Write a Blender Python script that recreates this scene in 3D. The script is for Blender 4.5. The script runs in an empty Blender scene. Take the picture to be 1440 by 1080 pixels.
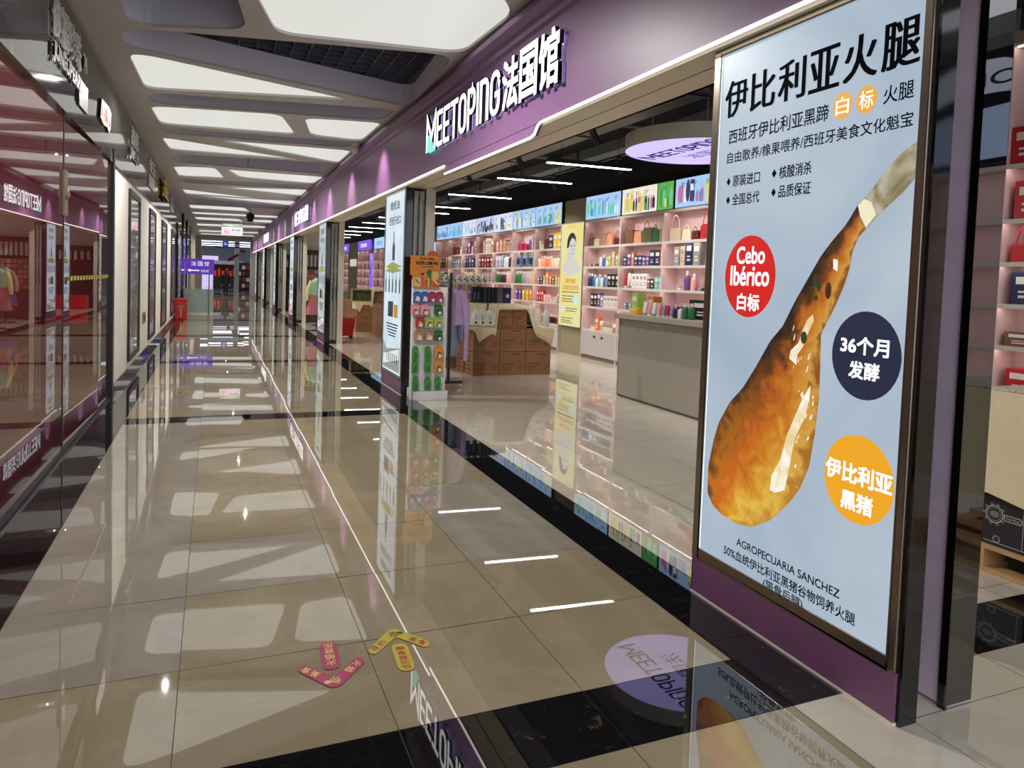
import bpy, bmesh, math, random
from mathutils import Vector, Matrix
import numpy as np
C = bpy.context.scene.collection
SC = bpy.context.scene
rnd = random.Random(7)
PI = math.pi

# ------------------------------------------------------------------ camera, world, exposure
yaw, pit, rol = 0.39531, -0.045773, 0.034881
f = Vector((math.sin(yaw)*math.cos(pit), math.cos(yaw)*math.cos(pit), math.sin(pit)))
r = Vector((math.cos(yaw), -math.sin(yaw), 0)); u = r.cross(f)
rr = r*math.cos(rol)+u*math.sin(rol); uu = -r*math.sin(rol)+u*math.cos(rol)
cd = bpy.data.cameras.new('camera'); cam = bpy.data.objects.new('camera', cd); C.objects.link(cam)
cam.matrix_world = Matrix(((rr.x, uu.x, -f.x, 0), (rr.y, uu.y, -f.y, 0), (rr.z, uu.z, -f.z, 1.75), (0, 0, 0, 1)))
cd.sensor_width = 36; cd.lens = 1007.232/1440*36
cd.shift_x = 0; cd.shift_y = -(540-440.818)/1440
cd.clip_start = 0.05; cd.clip_end = 400
SC.camera = cam
w = bpy.data.worlds.new('world'); SC.world = w; w.use_nodes = True
w.node_tree.nodes['Background'].inputs[0].default_value = (0.92, 0.94, 1.0, 1)
w.node_tree.nodes['Background'].inputs[1].default_value = 1.2
vs = SC.view_settings
vs.view_transform = 'Standard'; vs.look = 'None'; vs.gamma = 1; vs.use_curve_mapping = False
vs.exposure = 0.3
SC.cycles.max_bounces = 8; SC.cycles.glossy_bounces = 5; SC.cycles.diffuse_bounces = 4
SC.cycles.caustics_reflective = False; SC.cycles.caustics_refractive = False
SC.cycles.sample_clamp_indirect = 4

# ------------------------------------------------------------------ materials
def lin(c):
    return tuple((v/255/12.92 if v/255 <= 0.04045 else ((v/255+0.055)/1.055)**2.4) for v in c)
MATS = {}
def pm(name, rgb, rough=0.5, metal=0.0, ior=1.5, emis=0.0, var=0.06, nscale=6.0, bump=0.0, ecol=None):
    if name in MATS: return MATS[name]
    m = bpy.data.materials.new(name); m.use_nodes = True; MATS[name] = m
    nt = m.node_tree; b = nt.nodes['Principled BSDF']; c = lin(rgb)
    b.inputs['Roughness'].default_value = rough; b.inputs['Metallic'].default_value = metal; b.inputs['IOR'].default_value = ior
    b.inputs['Base Color'].default_value = (*c, 1)
    if var > 0 or bump > 0:
        tc = nt.nodes.new('ShaderNodeTexCoord'); n = nt.nodes.new('ShaderNodeTexNoise')
        n.inputs['Scale'].default_value = nscale; n.inputs['Detail'].default_value = 4
        nt.links.new(tc.outputs['Object'], n.inputs['Vector'])
    if var > 0:
        rp = nt.nodes.new('ShaderNodeValToRGB')
        rp.color_ramp.elements[0].position = 0.3; rp.color_ramp.elements[1].position = 0.7
        rp.color_ramp.elements[0].color = (*[v*(1-var) for v in c], 1); rp.color_ramp.elements[1].color = (*[min(1, v*(1+var)) for v in c], 1)
        nt.links.new(n.outputs['Fac'], rp.inputs['Fac']); nt.links.new(rp.outputs['Color'], b.inputs['Base Color'])
    if bump > 0:
        bp = nt.nodes.new('ShaderNodeBump'); bp.inputs['Strength'].default_value = bump; bp.inputs['Distance'].default_value = 0.02
        nt.links.new(n.outputs['Fac'], bp.inputs['Height']); nt.links.new(bp.outputs['Normal'], b.inputs['Normal'])
    if emis > 0:
        e = lin(ecol) if ecol else c
        b.inputs['Emission Color'].default_value = (*e, 1); b.inputs['Emission Strength'].default_value = emis
    return m
def em(name, rgb, s=1.0, rough=0.35):     # something printed and lit from behind, or a lamp
    return pm(name, tuple(v*0.25 for v in rgb), rough, emis=s, var=0, ecol=rgb)
def marble(name, base, vein, scale=3.0, thr=0.62, rough=0.04, ior=1.55, gold=None):
    m = bpy.data.materials.new(name); m.use_nodes = True; MATS[name] = m
    nt = m.node_tree; b = nt.nodes['Principled BSDF']
    tc = nt.nodes.new('ShaderNodeTexCoord'); n = nt.nodes.new('ShaderNodeTexNoise')
    n.inputs['Scale'].default_value = scale; n.inputs['Detail'].default_value = 9; n.inputs['Roughness'].default_value = 0.72; n.inputs['Distortion'].default_value = 1.6
    nt.links.new(tc.outputs['Object'], n.inputs['Vector'])
    rp = nt.nodes.new('ShaderNodeValToRGB'); e = rp.color_ramp.elements
    e[0].position = thr-0.03; e[0].color = (*lin(base), 1); e[1].position = thr+0.08; e[1].color = (*lin(vein), 1)
    nt.links.new(n.outputs['Fac'], rp.inputs['Fac'])
    nt.links.new(rp.outputs['Color'], b.inputs['Base Color'])
    b.inputs['Roughness'].default_value = rough; b.inputs['IOR'].default_value = ior
    return m
def tile(name, c1, c2, ior=2.25, rough=0.014):
    m = marble(name, c1, c2, 1.2, 0.5, rough, ior); return m

beige = tile('beige_tile', (158, 145, 117), (167, 154, 127)); beige2 = tile('light_beige_tile', (164, 152, 126), (172, 161, 137))
grey_t = tile('grey_tile', (157, 149, 134), (165, 157, 142)); cream_t = tile('cream_tile', (208, 200, 180), (214, 207, 189), 2.0)
stone = marble('black_stone', (22, 22, 25), (120, 100, 66), 7.0, 0.63, 0.015, 1.75)
grout = pm('grout', (92, 84, 70), 0.8)
black_marble = marble('black_marble', (24, 23, 26), (120, 116, 116), 2.4, 0.60, 0.05, 1.7)
plinth_m = marble('plinth_marble', (40, 39, 46), (175, 172, 172), 7.0, 0.52, 0.05, 1.6)
plaster = pm('ceiling_plaster', (204, 202, 202), 0.7, var=0.02, nscale=1)
recess_m = pm('bluish_lit_recess', (228, 231, 250), 0.7, var=0.02)  # bluish light inside the recesses is put into this plaster colour
panel_m = em('stretch_film', (250, 250, 243), 0.58)
grid_m = pm('grille_black', (96, 100, 118), 0.35, var=0)
void_m = pm('ceiling_void', (16, 16, 19), 0.9, var=0)
purple = pm('purple_board', (124, 84, 127), 0.42, var=0.03, nscale=1.5)
purple_d = pm('purple_panel', (126, 82, 118), 0.4, var=0.04)
soffit_m = pm('soffit_cream', (236, 228, 206), 0.4, var=0.02)
cream_m = pm('cream_cladding', (214, 208, 194), 0.45, var=0.02)
white_w = pm('white_wall_paint', (244, 239, 224), 0.6, var=0.02)
black_gl = pm('black_glass', (14, 14, 15), 0.06, ior=1.6, var=0)
black_mirror = pm('black_mirror_glass', (14, 14, 16), 0.02, ior=2.4, var=0)
black_mt = pm('black_metal', (18, 18, 19), 0.35, var=0)
steel = pm('brushed_steel', (196, 188, 172), 0.28, metal=0.9, var=0.05, nscale=12)
bronze = pm('frame_bronze', (138, 126, 112), 0.25, metal=0.85, var=0.05, nscale=12)
chrome = pm('chrome', (215, 215, 215), 0.15, metal=1, var=0)
led = em('light_strip_white', (255, 250, 238), 2.2)
white_led = em('white_lamp', (255, 252, 246), 14.0)
letter_f = em('letter_face', (255, 255, 255), 1.6); letter_s = pm('letter_side', (26, 22, 34), 0.4, var=0)
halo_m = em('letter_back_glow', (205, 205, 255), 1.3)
teal_f = em('teal_face', (120, 220, 210), 1.0)
dark_fas = pm('dark_fascia_glass', (44, 43, 42), 0.03, ior=1.6, var=0.03, nscale=2, bump=0.0)
red_glass = pm('tinted_glass_red', (80, 20, 23), 0.012, ior=2.7, var=0.2, nscale=0.5, bump=0.02)
smoke_glass = pm('tinted_glass_smoke', (58, 34, 33), 0.012, ior=2.7, var=0.2, nscale=0.5, bump=0.02)
silver_l = pm('silver_letter', (236, 234, 234), 0.45, metal=0.0, var=0.03)
grey_door = pm('grey_door', (150, 150, 142), 0.35, var=0.02)
black_c = pm('shop_ceiling_black', (34, 34, 36), 0.9, var=0)
duct_m = pm('duct_dark', (104, 104, 102), 0.5, var=0.03)
pink_m = pm('shelf_pink', (216, 188, 189), 0.55, var=0.02)
shelf_e = pm('shelf_edge', (206, 198, 190), 0.45, var=0.02)
olive_w = pm('olive_wall', (150, 142, 110), 0.6, var=0.03)
grey_cab = pm('grey_cabinet', (188, 180, 180), 0.5, var=0.02)
counter_m = pm('counter_grey', (152, 145, 132), 0.55, var=0.02)
carton_m = pm('carton_brown', (150, 106, 72), 0.8, var=0.06, nscale=4); print_m = pm('carton_print', (84, 58, 40), 0.8, var=0)
cloth_m = pm('cream_cloth', (226, 212, 172), 0.85, var=0.04, bump=0.2)
wood_m = pm('pale_wood', (190, 150, 100), 0.6, var=0.12, nscale=14)
ink = em('black_ink', (16, 17, 24), 0.2, 0.6); ink.node_tree.nodes['Principled BSDF'].inputs['IOR'].default_value = 1.08; ink_m = pm('ink_matte', (26, 24, 26), 0.6, var=0)
redpl = pm('red_plastic', (206, 26, 30), 0.35, var=0.03)

# ------------------------------------------------------------------ mesh helpers
def frame(o, uu_, vv_):
    o = Vector(o); a = Vector(uu_); b = Vector(vv_); n = a.cross(b)
    return lambda x, y, c=0.0: tuple(o+a*x+b*y+n*c)
def FX(x, y0, z0=0): return frame((x, y0, z0), (0, -1, 0), (0, 0, 1))     # faces -x, u runs towards -y
def FL(x, y0, z0=0): return frame((x, y0, z0), (0, 1, 0), (0, 0, 1))      # faces +x, u runs towards +y
def FY(x0, y, z0=0): return frame((x0, y, z0), (1, 0, 0), (0, 0, 1))      # faces -y
def FZ(x0, y0, z): return frame((x0, y0, z), (1, 0, 0), (0, 1, 0))        # faces up
TXT = {}
def text_data(s, bold, ext):
    k = (s, bold, ext)
    if k in TXT: return TXT[k]
    cu = bpy.data.curves.new('t', 'FONT'); cu.body = s; cu.size = 1; cu.offset = bold; cu.extrude = ext; cu.resolution_u = 4
    o = bpy.data.objects.new('t', cu); C.objects.link(o)
    bpy.context.view_layer.update()
    me = bpy.data.meshes.new_from_object(o.evaluated_get(bpy.context.evaluated_depsgraph_get()))
    vs_ = [tuple(v.co) for v in me.vertices]; fs_ = [tuple(p.vertices) for p in me.polygons]
    bpy.data.objects.remove(o); bpy.data.curves.remove(cu); bpy.data.meshes.remove(me)
    TXT[k] = (vs_, fs_); return TXT[k]
def rounded(pts, rad, n=6):
    out = []; N = len(pts)
    for i in range(N):
        p = Vector(pts[i]); a = Vector(pts[i-1]); b = Vector(pts[(i+1) % N])
        d1 = (a-p); d2 = (b-p); t1 = min(rad, d1.length*0.42); t2 = min(rad, d2.length*0.42)
        q1 = p+d1.normalized()*t1; q2 = p+d2.normalized()*t2
        for k in range(n+1):
            t = k/n; out.append(tuple(q1*(1-t)**2+p*2*t*(1-t)+q2*t*t))
    return out
class MB:
    def __init__(s): s.V = []; s.F = []; s.M = []
    def add(s, vs_, fs_, m=0, T=None):
        o = len(s.V)
        s.V += [T(*v) for v in vs_] if T else [tuple(v) for v in vs_]
        s.F += [tuple(i+o for i in q) for q in fs_]; s.M += [m]*len(fs_) if isinstance(m, int) else list(m)
        return s
    def box(s, x0, x1, y0, y1, z0, z1, m=0, T=None):
        v = [(x, y, z) for z in (z0, z1) for y in (y0, y1) for x in (x0, x1)]
        return s.add(v, [(0, 2, 3, 1), (4, 5, 7, 6), (0, 1, 5, 4), (2, 6, 7, 3), (0, 4, 6, 2), (1, 3, 7, 5)], m, T)
    def flat(s, pts, T, c=0.0, m=0): return s.add([(p[0], p[1], c) for p in pts], [tuple(range(len(pts)))], m, T)
    def prism(s, pts, T, c0, c1, m=0, side=None):
        n = len(pts); v = [(p[0], p[1], c1) for p in pts]+[(p[0], p[1], c0) for p in pts]
        fs_ = [tuple(range(n)), tuple(range(2*n-1, n-1, -1))]+[(i, i+n, (i+1) % n+n, (i+1) % n) for i in range(n)]
        sd = m if side is None else side
        return s.add(v, fs_, [m, sd]+[sd]*n, T)
    def ell(s, cx, cy, rx, ry, T, c=0.0, m=0, n=36, c1=None):
        p = [(cx+rx*math.cos(2*PI*k/n), cy+ry*math.sin(2*PI*k/n)) for k in range(n)]
        return s.flat(p, T, c, m) if c1 is None else s.prism(p, T, c, c1, m)
    def ring(s, cx, cy, r0, r1, T, c=0.0, m=0, n=36):
        v = []; 
        for k in range(n):
            a = 2*PI*k/n; v += [(cx+r0*math.cos(a), cy+r0*math.sin(a), c), (cx+r1*math.cos(a), cy+r1*math.sin(a), c)]
        return s.add(v, [(2*k, 2*k+1, (2*k+3) % (2*n), (2*k+2) % (2*n)) for k in range(n)], m, T)
    def rect(s, x0, x1, y0, y1, T, c=0.0, m=0): return s.flat([(x0, y0), (x1, y0), (x1, y1), (x0, y1)], T, c, m)
    def text(s, t, x0, x1, y0, y1, T, c=0.001, m=0, bold=0.0, depth=None, bx=None):
        # heavier strokes: the same outline laid down several times, a little apart
        if bold > 0:
            h = (y1-y0)*bold; g = h if bx is None else bx*(y1-y0); h = h if bx is None else h*.25
            for k, (dx, dy) in enumerate([(-g, -h), (g, h), (-g, h), (g, -h), (0, 0)]): s.text(t, x0+g+dx, x1-g+dx, y0+h+dy, y1-h+dy, T, c+k*.00006, m, 0, depth)
            return s
        vs_, fs_ = text_data(t, 0, 0.0 if depth is None else 0.5)
        a = np.array(vs_); lo = a.min(0); hi = a.max(0)
        sx = (x1-x0)/(hi[0]-lo[0]); sy = (y1-y0)/(hi[1]-lo[1]); d = hi[2]-lo[2]
        v = [(x0+(p[0]-lo[0])*sx, y0+(p[1]-lo[1])*sy, c if depth is None else c+(p[2]-lo[2])/d*depth) for p in vs_]
        return s.add(v, fs_, m, T)
    def ribbon(s, pts, wd, T, c0, c1, closed=False, m=0):
        P = [Vector((p[0], p[1])) for p in pts]; n = len(P); L = []; R = []
        for i in range(n):
            a = P[i-1] if (i > 0 or closed) else None; b = P[(i+1) % n] if (i < n-1 or closed) else None
            d1 = (P[i]-a).normalized() if a is not None else None; d2 = (b-P[i]).normalized() if b is not None else None
            if d1 is None: d1 = d2
            if d2 is None: d2 = d1
            n1 = Vector((-d1.y, d1.x)); n2 = Vector((-d2.y, d2.x)); nn = (n1+n2)
            if nn.length < 1e-6: nn = n1
            nn.normalize(); k = wd/2/max(0.35, nn.dot(n1)); L.append(P[i]+nn*k); R.append(P[i]-nn*k)
        v = [(q.x, q.y, c) for c in (c0, c1) for q in L+R]; fs_ = []; N2 = 2*n
        for i in range(n if closed else n-1):
            j = (i+1) % n
            fs_ += [(N2+i, N2+n+i, N2+n+j, N2+j), (i, j, n+j, n+i), (i, N2+i, N2+j, j), (n+i, n+j, N2+n+j, N2+n+i)]
        if not closed: fs_ += [(0, n, N2+n, N2), (n-1, N2+n-1, N2+2*n-1, 2*n-1)]
        return s.add(v, fs_, m, T)
    def tube(s, pts, rad, seg=8, m=0, cap=True, rads=None):
        P = [Vector(p) for p in pts]; o = len(s.V); n = len(P)
        ref = None
        for i, p in enumerate(P):
            d = (P[min(i+1, n-1)]-P[max(i-1, 0)]).normalized()
            if ref is None: ref = d.orthogonal().normalized()
            a = (ref-d*ref.dot(d))
            a = a.normalized() if a.length > 1e-5 else d.orthogonal().normalized()
            ref = a; b = d.cross(a); q = rads[i] if rads else rad
            q = q if isinstance(q, tuple) else (q, q)
            for k in range(seg):
                t = 2*PI*k/seg; s.V.append(tuple(p+a*math.cos(t)*q[0]+b*math.sin(t)*q[1]))
        for i in range(n-1):
            for k in range(seg):
                s.F.append((o+i*seg+k, o+i*seg+(k+1) % seg, o+(i+1)*seg+(k+1) % seg, o+(i+1)*seg+k)); s.M.append(m)
        if cap:
            s.F.append(tuple(o+k for k in range(seg-1, -1, -1))); s.F.append(tuple(o+(n-1)*seg+k for k in range(seg))); s.M += [m, m]
        return s
    def lathe(s, prof, cx=0, cy=0, seg=14, m=0, sx=1.0, sy=1.0, z0=0.0):
        o = len(s.V); n = len(prof)
        for rad, z in prof:
            for k in range(seg):
                t = 2*PI*k/seg; s.V.append((cx+rad*math.cos(t)*sx, cy+rad*math.sin(t)*sy, z0+z))
        for i in range(n-1):
            for k in range(seg):
                s.F.append((o+i*seg+k, o+i*seg+(k+1) % seg, o+(i+1)*seg+(k+1) % seg, o+(i+1)*seg+k)); s.M.append(m)
        s.F.append(tuple(o+k for k in range(seg-1, -1, -1))); s.F.append(tuple(o+(n-1)*seg+k for k in range(seg))); s.M += [m, m]
        return s
    def sphere(s, c, rad, seg=12, rings=8, m=0, sx=1, sy=1, sz=1):
        prof = [(max(1e-4, rad*math.sin(PI*k/rings)), -rad*math.cos(PI*k/rings)*sz) for k in range(rings+1)]
        return s.lathe(prof, c[0], c[1], seg, m, sx, sy, c[2])
    def mesh(s, name, mats, bevel=0.0, smooth=False):
        me = bpy.data.meshes.new(name); me.from_pydata(s.V, [], s.F); me.update()
        ml = mats if isinstance(mats, (list, tuple)) else [mats]
        for m in ml: me.materials.append(m)
        me.polygons.foreach_set('material_index', s.M)
        if bevel > 0:
            bm = bmesh.new(); bm.from_mesh(me); bmesh.ops.remove_doubles(bm, verts=bm.verts, dist=1e-5)
            bmesh.ops.bevel(bm, geom=[e for e in bm.edges if e.is_manifold and e.calc_face_angle(0) > 0.6], offset=bevel, segments=2, affect='EDGES', profile=0.6)
            bm.to_mesh(me); bm.free()
        if smooth: me.polygons.foreach_set('use_smooth', [True]*len(me.polygons)); me.set_sharp_from_angle(angle=0.9)
        return me
    def build(s, name, mats, parent=None, loc=(0, 0, 0), bevel=0.0, smooth=False, rz=0.0):
        o = bpy.data.objects.new(name, s.mesh(name, mats, bevel, smooth)); C.objects.link(o)
        o.location = loc; o.rotation_euler = (0, 0, rz)
        if parent: o.parent = parent
        return o
def tag(o, label, cat, group=None, kind=None):
    o['label'] = label; o['category'] = cat
    if group: o['group'] = group
    if kind: o['kind'] = kind
    return o
def thing(name, label, cat, loc=(0, 0, 0), rz=0.0, group=None):
    o = bpy.data.objects.new(name, None); C.objects.link(o); o.location = loc; o.rotation_euler = (0, 0, rz); o.empty_display_size = 0.1
    return tag(o, label, cat, group)
def struct(o): o['kind'] = 'structure'; return o
def copy_tree(o, loc, label=None, group=None, parent=None):
    c = o.copy(); C.objects.link(c)
    if parent: c.parent = parent
    else:
        c.location = loc
        if label: c['label'] = label
        if group: c['group'] = group
    for ch in o.children: copy_tree(ch, None, parent=c)
    return c
ORD = ['first', 'second', 'third', 'fourth', 'fifth', 'sixth', 'seventh', 'eighth', 'ninth', 'tenth', 'eleventh', 'twelfth', 'thirteenth']

# ------------------------------------------------------------------ floor
XL, XR = -1.29, 2.68
XC = [-0.915, -0.115, 0.685, 1.49, 2.28]
YS = [(2.24, 2.63), (8.92, 9.27), (14.6, 14.97), (20.35, 20.85), (26.9, 27.4), (33.0, 33.5), (39.3, 39.8), (45.5, 46)]
fb = MB(); fm = [beige, beige2, grey_t, stone, cream_t, grout]
def tl(x0, x1, y0, y1, m, tilt=0.0014):
    g = 0.0018; a = rnd.uniform(-tilt, tilt); b = rnd.uniform(-tilt, tilt); cx = (x0+x1)/2; cy = (y0+y1)/2
    v = [(x0+g, y0+g), (x1-g, y0+g), (x1-g, y1-g), (x0+g, y1-g)]
    fb.add([(p[0], p[1], (p[0]-cx)*a+(p[1]-cy)*b) for p in v], [(0, 1, 2, 3)], m)
def yrows(a, b, n=None):
    n = n or max(1, round((b-a)/0.8)); return [a+(b-a)*k/n for k in range(n+1)]
fb.add([(-1.3, -6, -0.004), (8.6, -6, -0.004), (8.6, 54, -0.004), (-1.3, 54, -0.004)], [(0, 1, 2, 3)], 5)
ROW1 = [2.63, 3.35, 4.12, 4.94, 5.77, 6.6, 7.4, 8.18, 8.92]
rows = [(y0, y1) for a in [yrows(-6, 2.24), ROW1]+[yrows(YS[k][1], YS[k+1][0]) for k in range(1, 7)]+[yrows(46, 54)] for y0, y1 in zip(a, a[1:])]
rows = [q for q in rows]+[(9.27+k*(14.6-9.27)/7, 9.27+(k+1)*(14.6-9.27)/7) for k in range(7)]
seen = set()
for (y0, y1) in rows:
    if (round(y0, 2)) in seen: continue
    seen.add(round(y0, 2))
    for i in range(4):
        m = rnd.choice([0, 0, 1, 2])
        if y0 < 3.3: m = 0 if i else 2
        elif y0 < 9: m = {0: 2, 1: (2 if 4.0 < y0 < 4.5 else 1 if rnd.random() < .4 else 0), 2: 0, 3: (2 if 3.9 < y0 < 5.0 else 0)}[i]
        if 2.6 < y0 < 3.0 and i == 0: m = 0
        tl(XC[i], XC[i+1], y0, y1, m)
for (a, b) in YS:
    for i in range(4): tl(XC[i], XC[i+1], a, b, 3, 0.0008)
yy = [-6+0.8*k for k in range(76) if -6+0.8*k < 54]
for a in yy:
    tl(-1.29, -0.915, a, min(54, a+0.8), 3, 0.0005); 
    if a > 2.1: tl(2.28, 2.68, a, min(54, a+0.8), 3, 0.0005)
tl(2.28, 2.68, 2.24, 2.8, 3, .0005)
for k in range(10): tl(2.28, 2.68, 2.24-.8*(k+1), 2.24-.8*k, 4)
xs = [2.68+0.81*k for k in range(8)]
for a in [-6+0.8*k for k in range(75)]:
    for x0, x1 in zip(xs, xs[1:]):
        if a < 2.24 < a+0.8:
            tl(x0, x1, a, 2.27, 4); tl(x0, x1, 2.66, a+0.8, 4) if a+0.8 > 2.7 else None
        elif a < 2.66 < a+0.8: tl(x0, x1, 2.66, a+0.8, 4)
        elif 2.27 <= a < 2.66: pass
        else: tl(x0, x1, a, a+0.8, 4)
    pass
for x0, x1 in zip(xs, xs[1:]): tl(x0, x1, 2.27, 2.66, 3, 0.0008)
# the far hall beyond the corridor
for k in range(24):
    for j in range(14):
        tl(-9+j*1.6, -9+(j+1)*1.6, 54+k*1.6, 54+(k+1)*1.6, 3 if k % 5 == 2 else rnd.choice([1, 2, 2]), 0.001)
struct(fb.build('floor', fm))

# ------------------------------------------------------------------ mall ceiling with light panels and grilles
ZC = 4.15
PAN = [  # outline, what it looks like
 
 ('L', [(-.9, 3.9), (-.62, 3.9), (-.2, 5.6), (-.85, 5.9)], 'small added luminous panel, out of view beside the left wall, nearest the viewer'),  # unseen panel, added only for the light it gives
 ('D', [(-.85, 6.2), (.05, 6.2), (.28, 7.76), (-.81, 8.19)], 'black open cell grille in small recess at upper left corner of ceiling'),
 ('L', [(-.53, 3.5), (.55, 3.5), (2.46, 6.1), (2.41, 7.42), (.55, 7.73)], 'largest luminous white ceiling panel, nearest the viewer above the purple sign'),
 ('D', [(-.9, 8.28), (2.36, 7.5), (2.55, 10.1), (-.97, 8.98)], 'large black open cell grille in triangular ceiling recess'),
 ('L', [(-.93, 9.28), (-.74, 9.2), (1.72, 10.09), (-.89, 10.93)], 'long luminous wedge panel beyond the large triangular grille, tapering right'),
 ('D', [(-.9, 11.14), (2.41, 10.29), (2.34, 11.18), (-.86, 11.85)], 'thin black grille strip just beyond the first long wedge light'),
 ('L', [(-.92, 12.03), (.9, 11.56), (1.28, 13.12), (-.86, 13.45)], 'luminous ceiling panel, left of the nearest side by side pair'),
 ('L', [(1.25, 11.62), (2.41, 11.31), (2.4, 13.07), (1.52, 13.04)], 'luminous ceiling panel, right of the nearest side by side pair'),
 ('D', [(-.92, 13.75), (2.35, 13.18), (2.26, 13.89), (-.75, 14.26)], 'narrow dark grille strip beside the white dome camera'),
 ('L', [(-.93, 14.83), (-.78, 14.8), (1.74, 15.97), (-.85, 16.21)], 'luminous wedge beside the dome camera, tall end at left'),
 ('L', [(.01, 14.45), (2.43, 14.13), (2.44, 15.93)], 'luminous wedge beside the dome camera, tall end at right'),
 ('D', [(-.9, 16.72), (2.44, 15.93), (2.35, 17.86), (-.85, 17.97)], 'dark grille strip where the thin green ribbon hangs'),
 ('L', [(-.93, 18.75), (-.02, 18.36), (.22, 20.3), (-.87, 20.64)], 'small luminous panel left of the thin green ribbon'),
 ('L', [(.23, 18.5), (2.48, 18.33), (2.41, 19.98), (.59, 19.87)], 'luminous panel right of the thin green ribbon'),
 ('D', [(-.93, 21.15), (2.45, 20.3), (2.38, 21.28), (-.87, 22.1)], 'dark grille strip after the green ribbon lights'),
 ('L', [(.04, 22.52), (2.45, 21.42), (2.46, 23.35)], 'luminous wedge tapering left above the middle of the corridor'),
 ('L', [(-.93, 23.86), (1.46, 25.15), (1.0, 25.3), (-.87, 25.3)], 'luminous sliver along left edge over the middle of the corridor'),
 ('L', [(-.6, 25.5), (.6, 25.5), (2.49, 25.07), (2.47, 26.9), (-.06, 25.95)], 'luminous wedge just before the hanging black loudspeaker'),
 ('D', [(-.9, 26.6), (.4, 26.8), (2.4, 27.6), (2.4, 28.6), (-.9, 28.9)], 'dark grille strip above the hanging black loudspeaker'),
 ('L', [(-.92, 29.44), (1.02, 29.1), (1.3, 30.9), (-.88, 31.1)], 'luminous panel left of the hanging black loudspeaker'),
 ('L', [(-.93, 32.97), (2.54, 32.2), (2.55, 33.6), (-.85, 34.2)], 'full width luminous strip over the no smoking sign'),
 ('L', [(-.91, 35.98), (.99, 35.58), (1.3, 37.37), (-.77, 37.84)], 'luminous strip left half, beyond the no smoking sign'),
 ('L', [(1.4, 35.68), (2.52, 35.07), (2.55, 37.1), (1.55, 37.11)], 'luminous strip right half, beyond the no smoking sign'),
 ('D', [(-.9, 38.4), (2.5, 38.1), (2.5, 38.9), (-.9, 39.3)], 'dark grille strip far down the corridor, nearer one'),
 ('L', [(-.9, 41.0), (2.5, 40.0), (2.5, 42.0), (-.87, 43.0)], 'third full width luminous strip from the far end of the corridor'),
 ('D', [(-.9, 44.3), (2.5, 43.6), (2.5, 44.4), (-.9, 45.4)], 'dark grille strip far down the corridor, farther one'),
 ('L', [(-.88, 47.6), (2.5, 46.4), (2.5, 48.2), (-.89, 49.6)], 'second full width luminous strip from the far end of the corridor'),
 ('L', [(-.88, 51.6), (2.5, 51.2), (2.5, 52.8), (-.87, 53.2)], 'last luminous strip at the far end of the corridor'),
]
def curve_sheet(outer, holes, z0, depth):
    cu = bpy.data.curves.new('s', 'CURVE'); cu.dimensions = '2D'; cu.fill_mode = 'BOTH'; cu.extrude = depth/2
    for pts in [outer]+holes:
        sp = cu.splines.new('POLY'); sp.points.add(len(pts)-1); sp.use_cyclic_u = True
        for q, p in zip(sp.points, pts): q.co = (p[0], p[1], 0, 1)
    o = bpy.data.objects.new('s', cu); C.objects.link(o); bpy.context.view_layer.update()
    me = bpy.data.meshes.new_from_object(o.evaluated_get(bpy.context.evaluated_depsgraph_get()))
    v = [(q.co.x, q.co.y, q.co.z+z0+depth/2) for q in me.vertices]; fs_ = [tuple(p.vertices) for p in me.polygons]
    bpy.data.objects.remove(o); bpy.data.curves.remove(cu); bpy.data.meshes.remove(me)
    return v, fs_
holes = [rounded(p[1], 0.24 if p[0] == 'L' else 0.3) for p in PAN]
v, fs_ = curve_sheet([(-1.29, 0.2), (2.62, 0.2), (2.62, 54.2), (-1.29, 54.2)], holes, ZC, 0.03)
cb = MB(); cb.add(v, fs_, 0)
for (k, p, l), h in zip(PAN, holes):
    if k == 'D':
        n = len(h); cb.add([(q[0], q[1], ZC+0.028) for q in h]+[(q[0], q[1], ZC+0.30) for q in h], [(i, (i+1) % n, (i+1) % n+n, i+n) for i in range(n)], 1)
cb.box(-1.3, 2.7, 0.2, 54.2, 4.62, 4.66, 2)
struct(cb.build('ceiling', [plaster, recess_m, void_m]))
for (k, p, l), h in zip(PAN, holes):
    cx = sum(q[0] for q in p)/len(p); cy = sum(q[1] for q in p)/len(p)
    hl = [(q[0]-cx, q[1]-cy) for q in h]
    if k == 'L':
        big = [(q[0]*1.01, q[1]*1.01) for q in hl]
        mb = MB(); mb.prism(big[::-1], lambda x, y, c=0: (x, y, -c), -0.03, 0.0, 0, 1)
        tag(mb.build('ceiling_light_panel', [panel_m, plaster], loc=(cx, cy, ZC+0.031)), l, 'ceiling light', 'luminous ceiling panels')
    else:
        x0 = min(q[0] for q in hl)-.02; x1 = max(q[0] for q in hl)+.02; y0 = min(q[1] for q in hl)-.02; y1 = max(q[1] for q in hl)+.02
        t = thing('ceiling_grille', l, 'ceiling grille', (cx, cy, ZC+0.30), 0, 'black ceiling grilles')
        a = MB(); b = MB(); st = 0.2
        q = x0
        while q < x1: a.box(q-.004, q+.004, y0, y1, 0.0, 0.06); q += st
        q = y0
        while q < y1: b.box(x0, x1, q-.004, q+.004, 0.005, 0.055); q += st
        a.build('long_blades', grid_m, t); b.build('cross_blades', grid_m, t)

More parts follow.
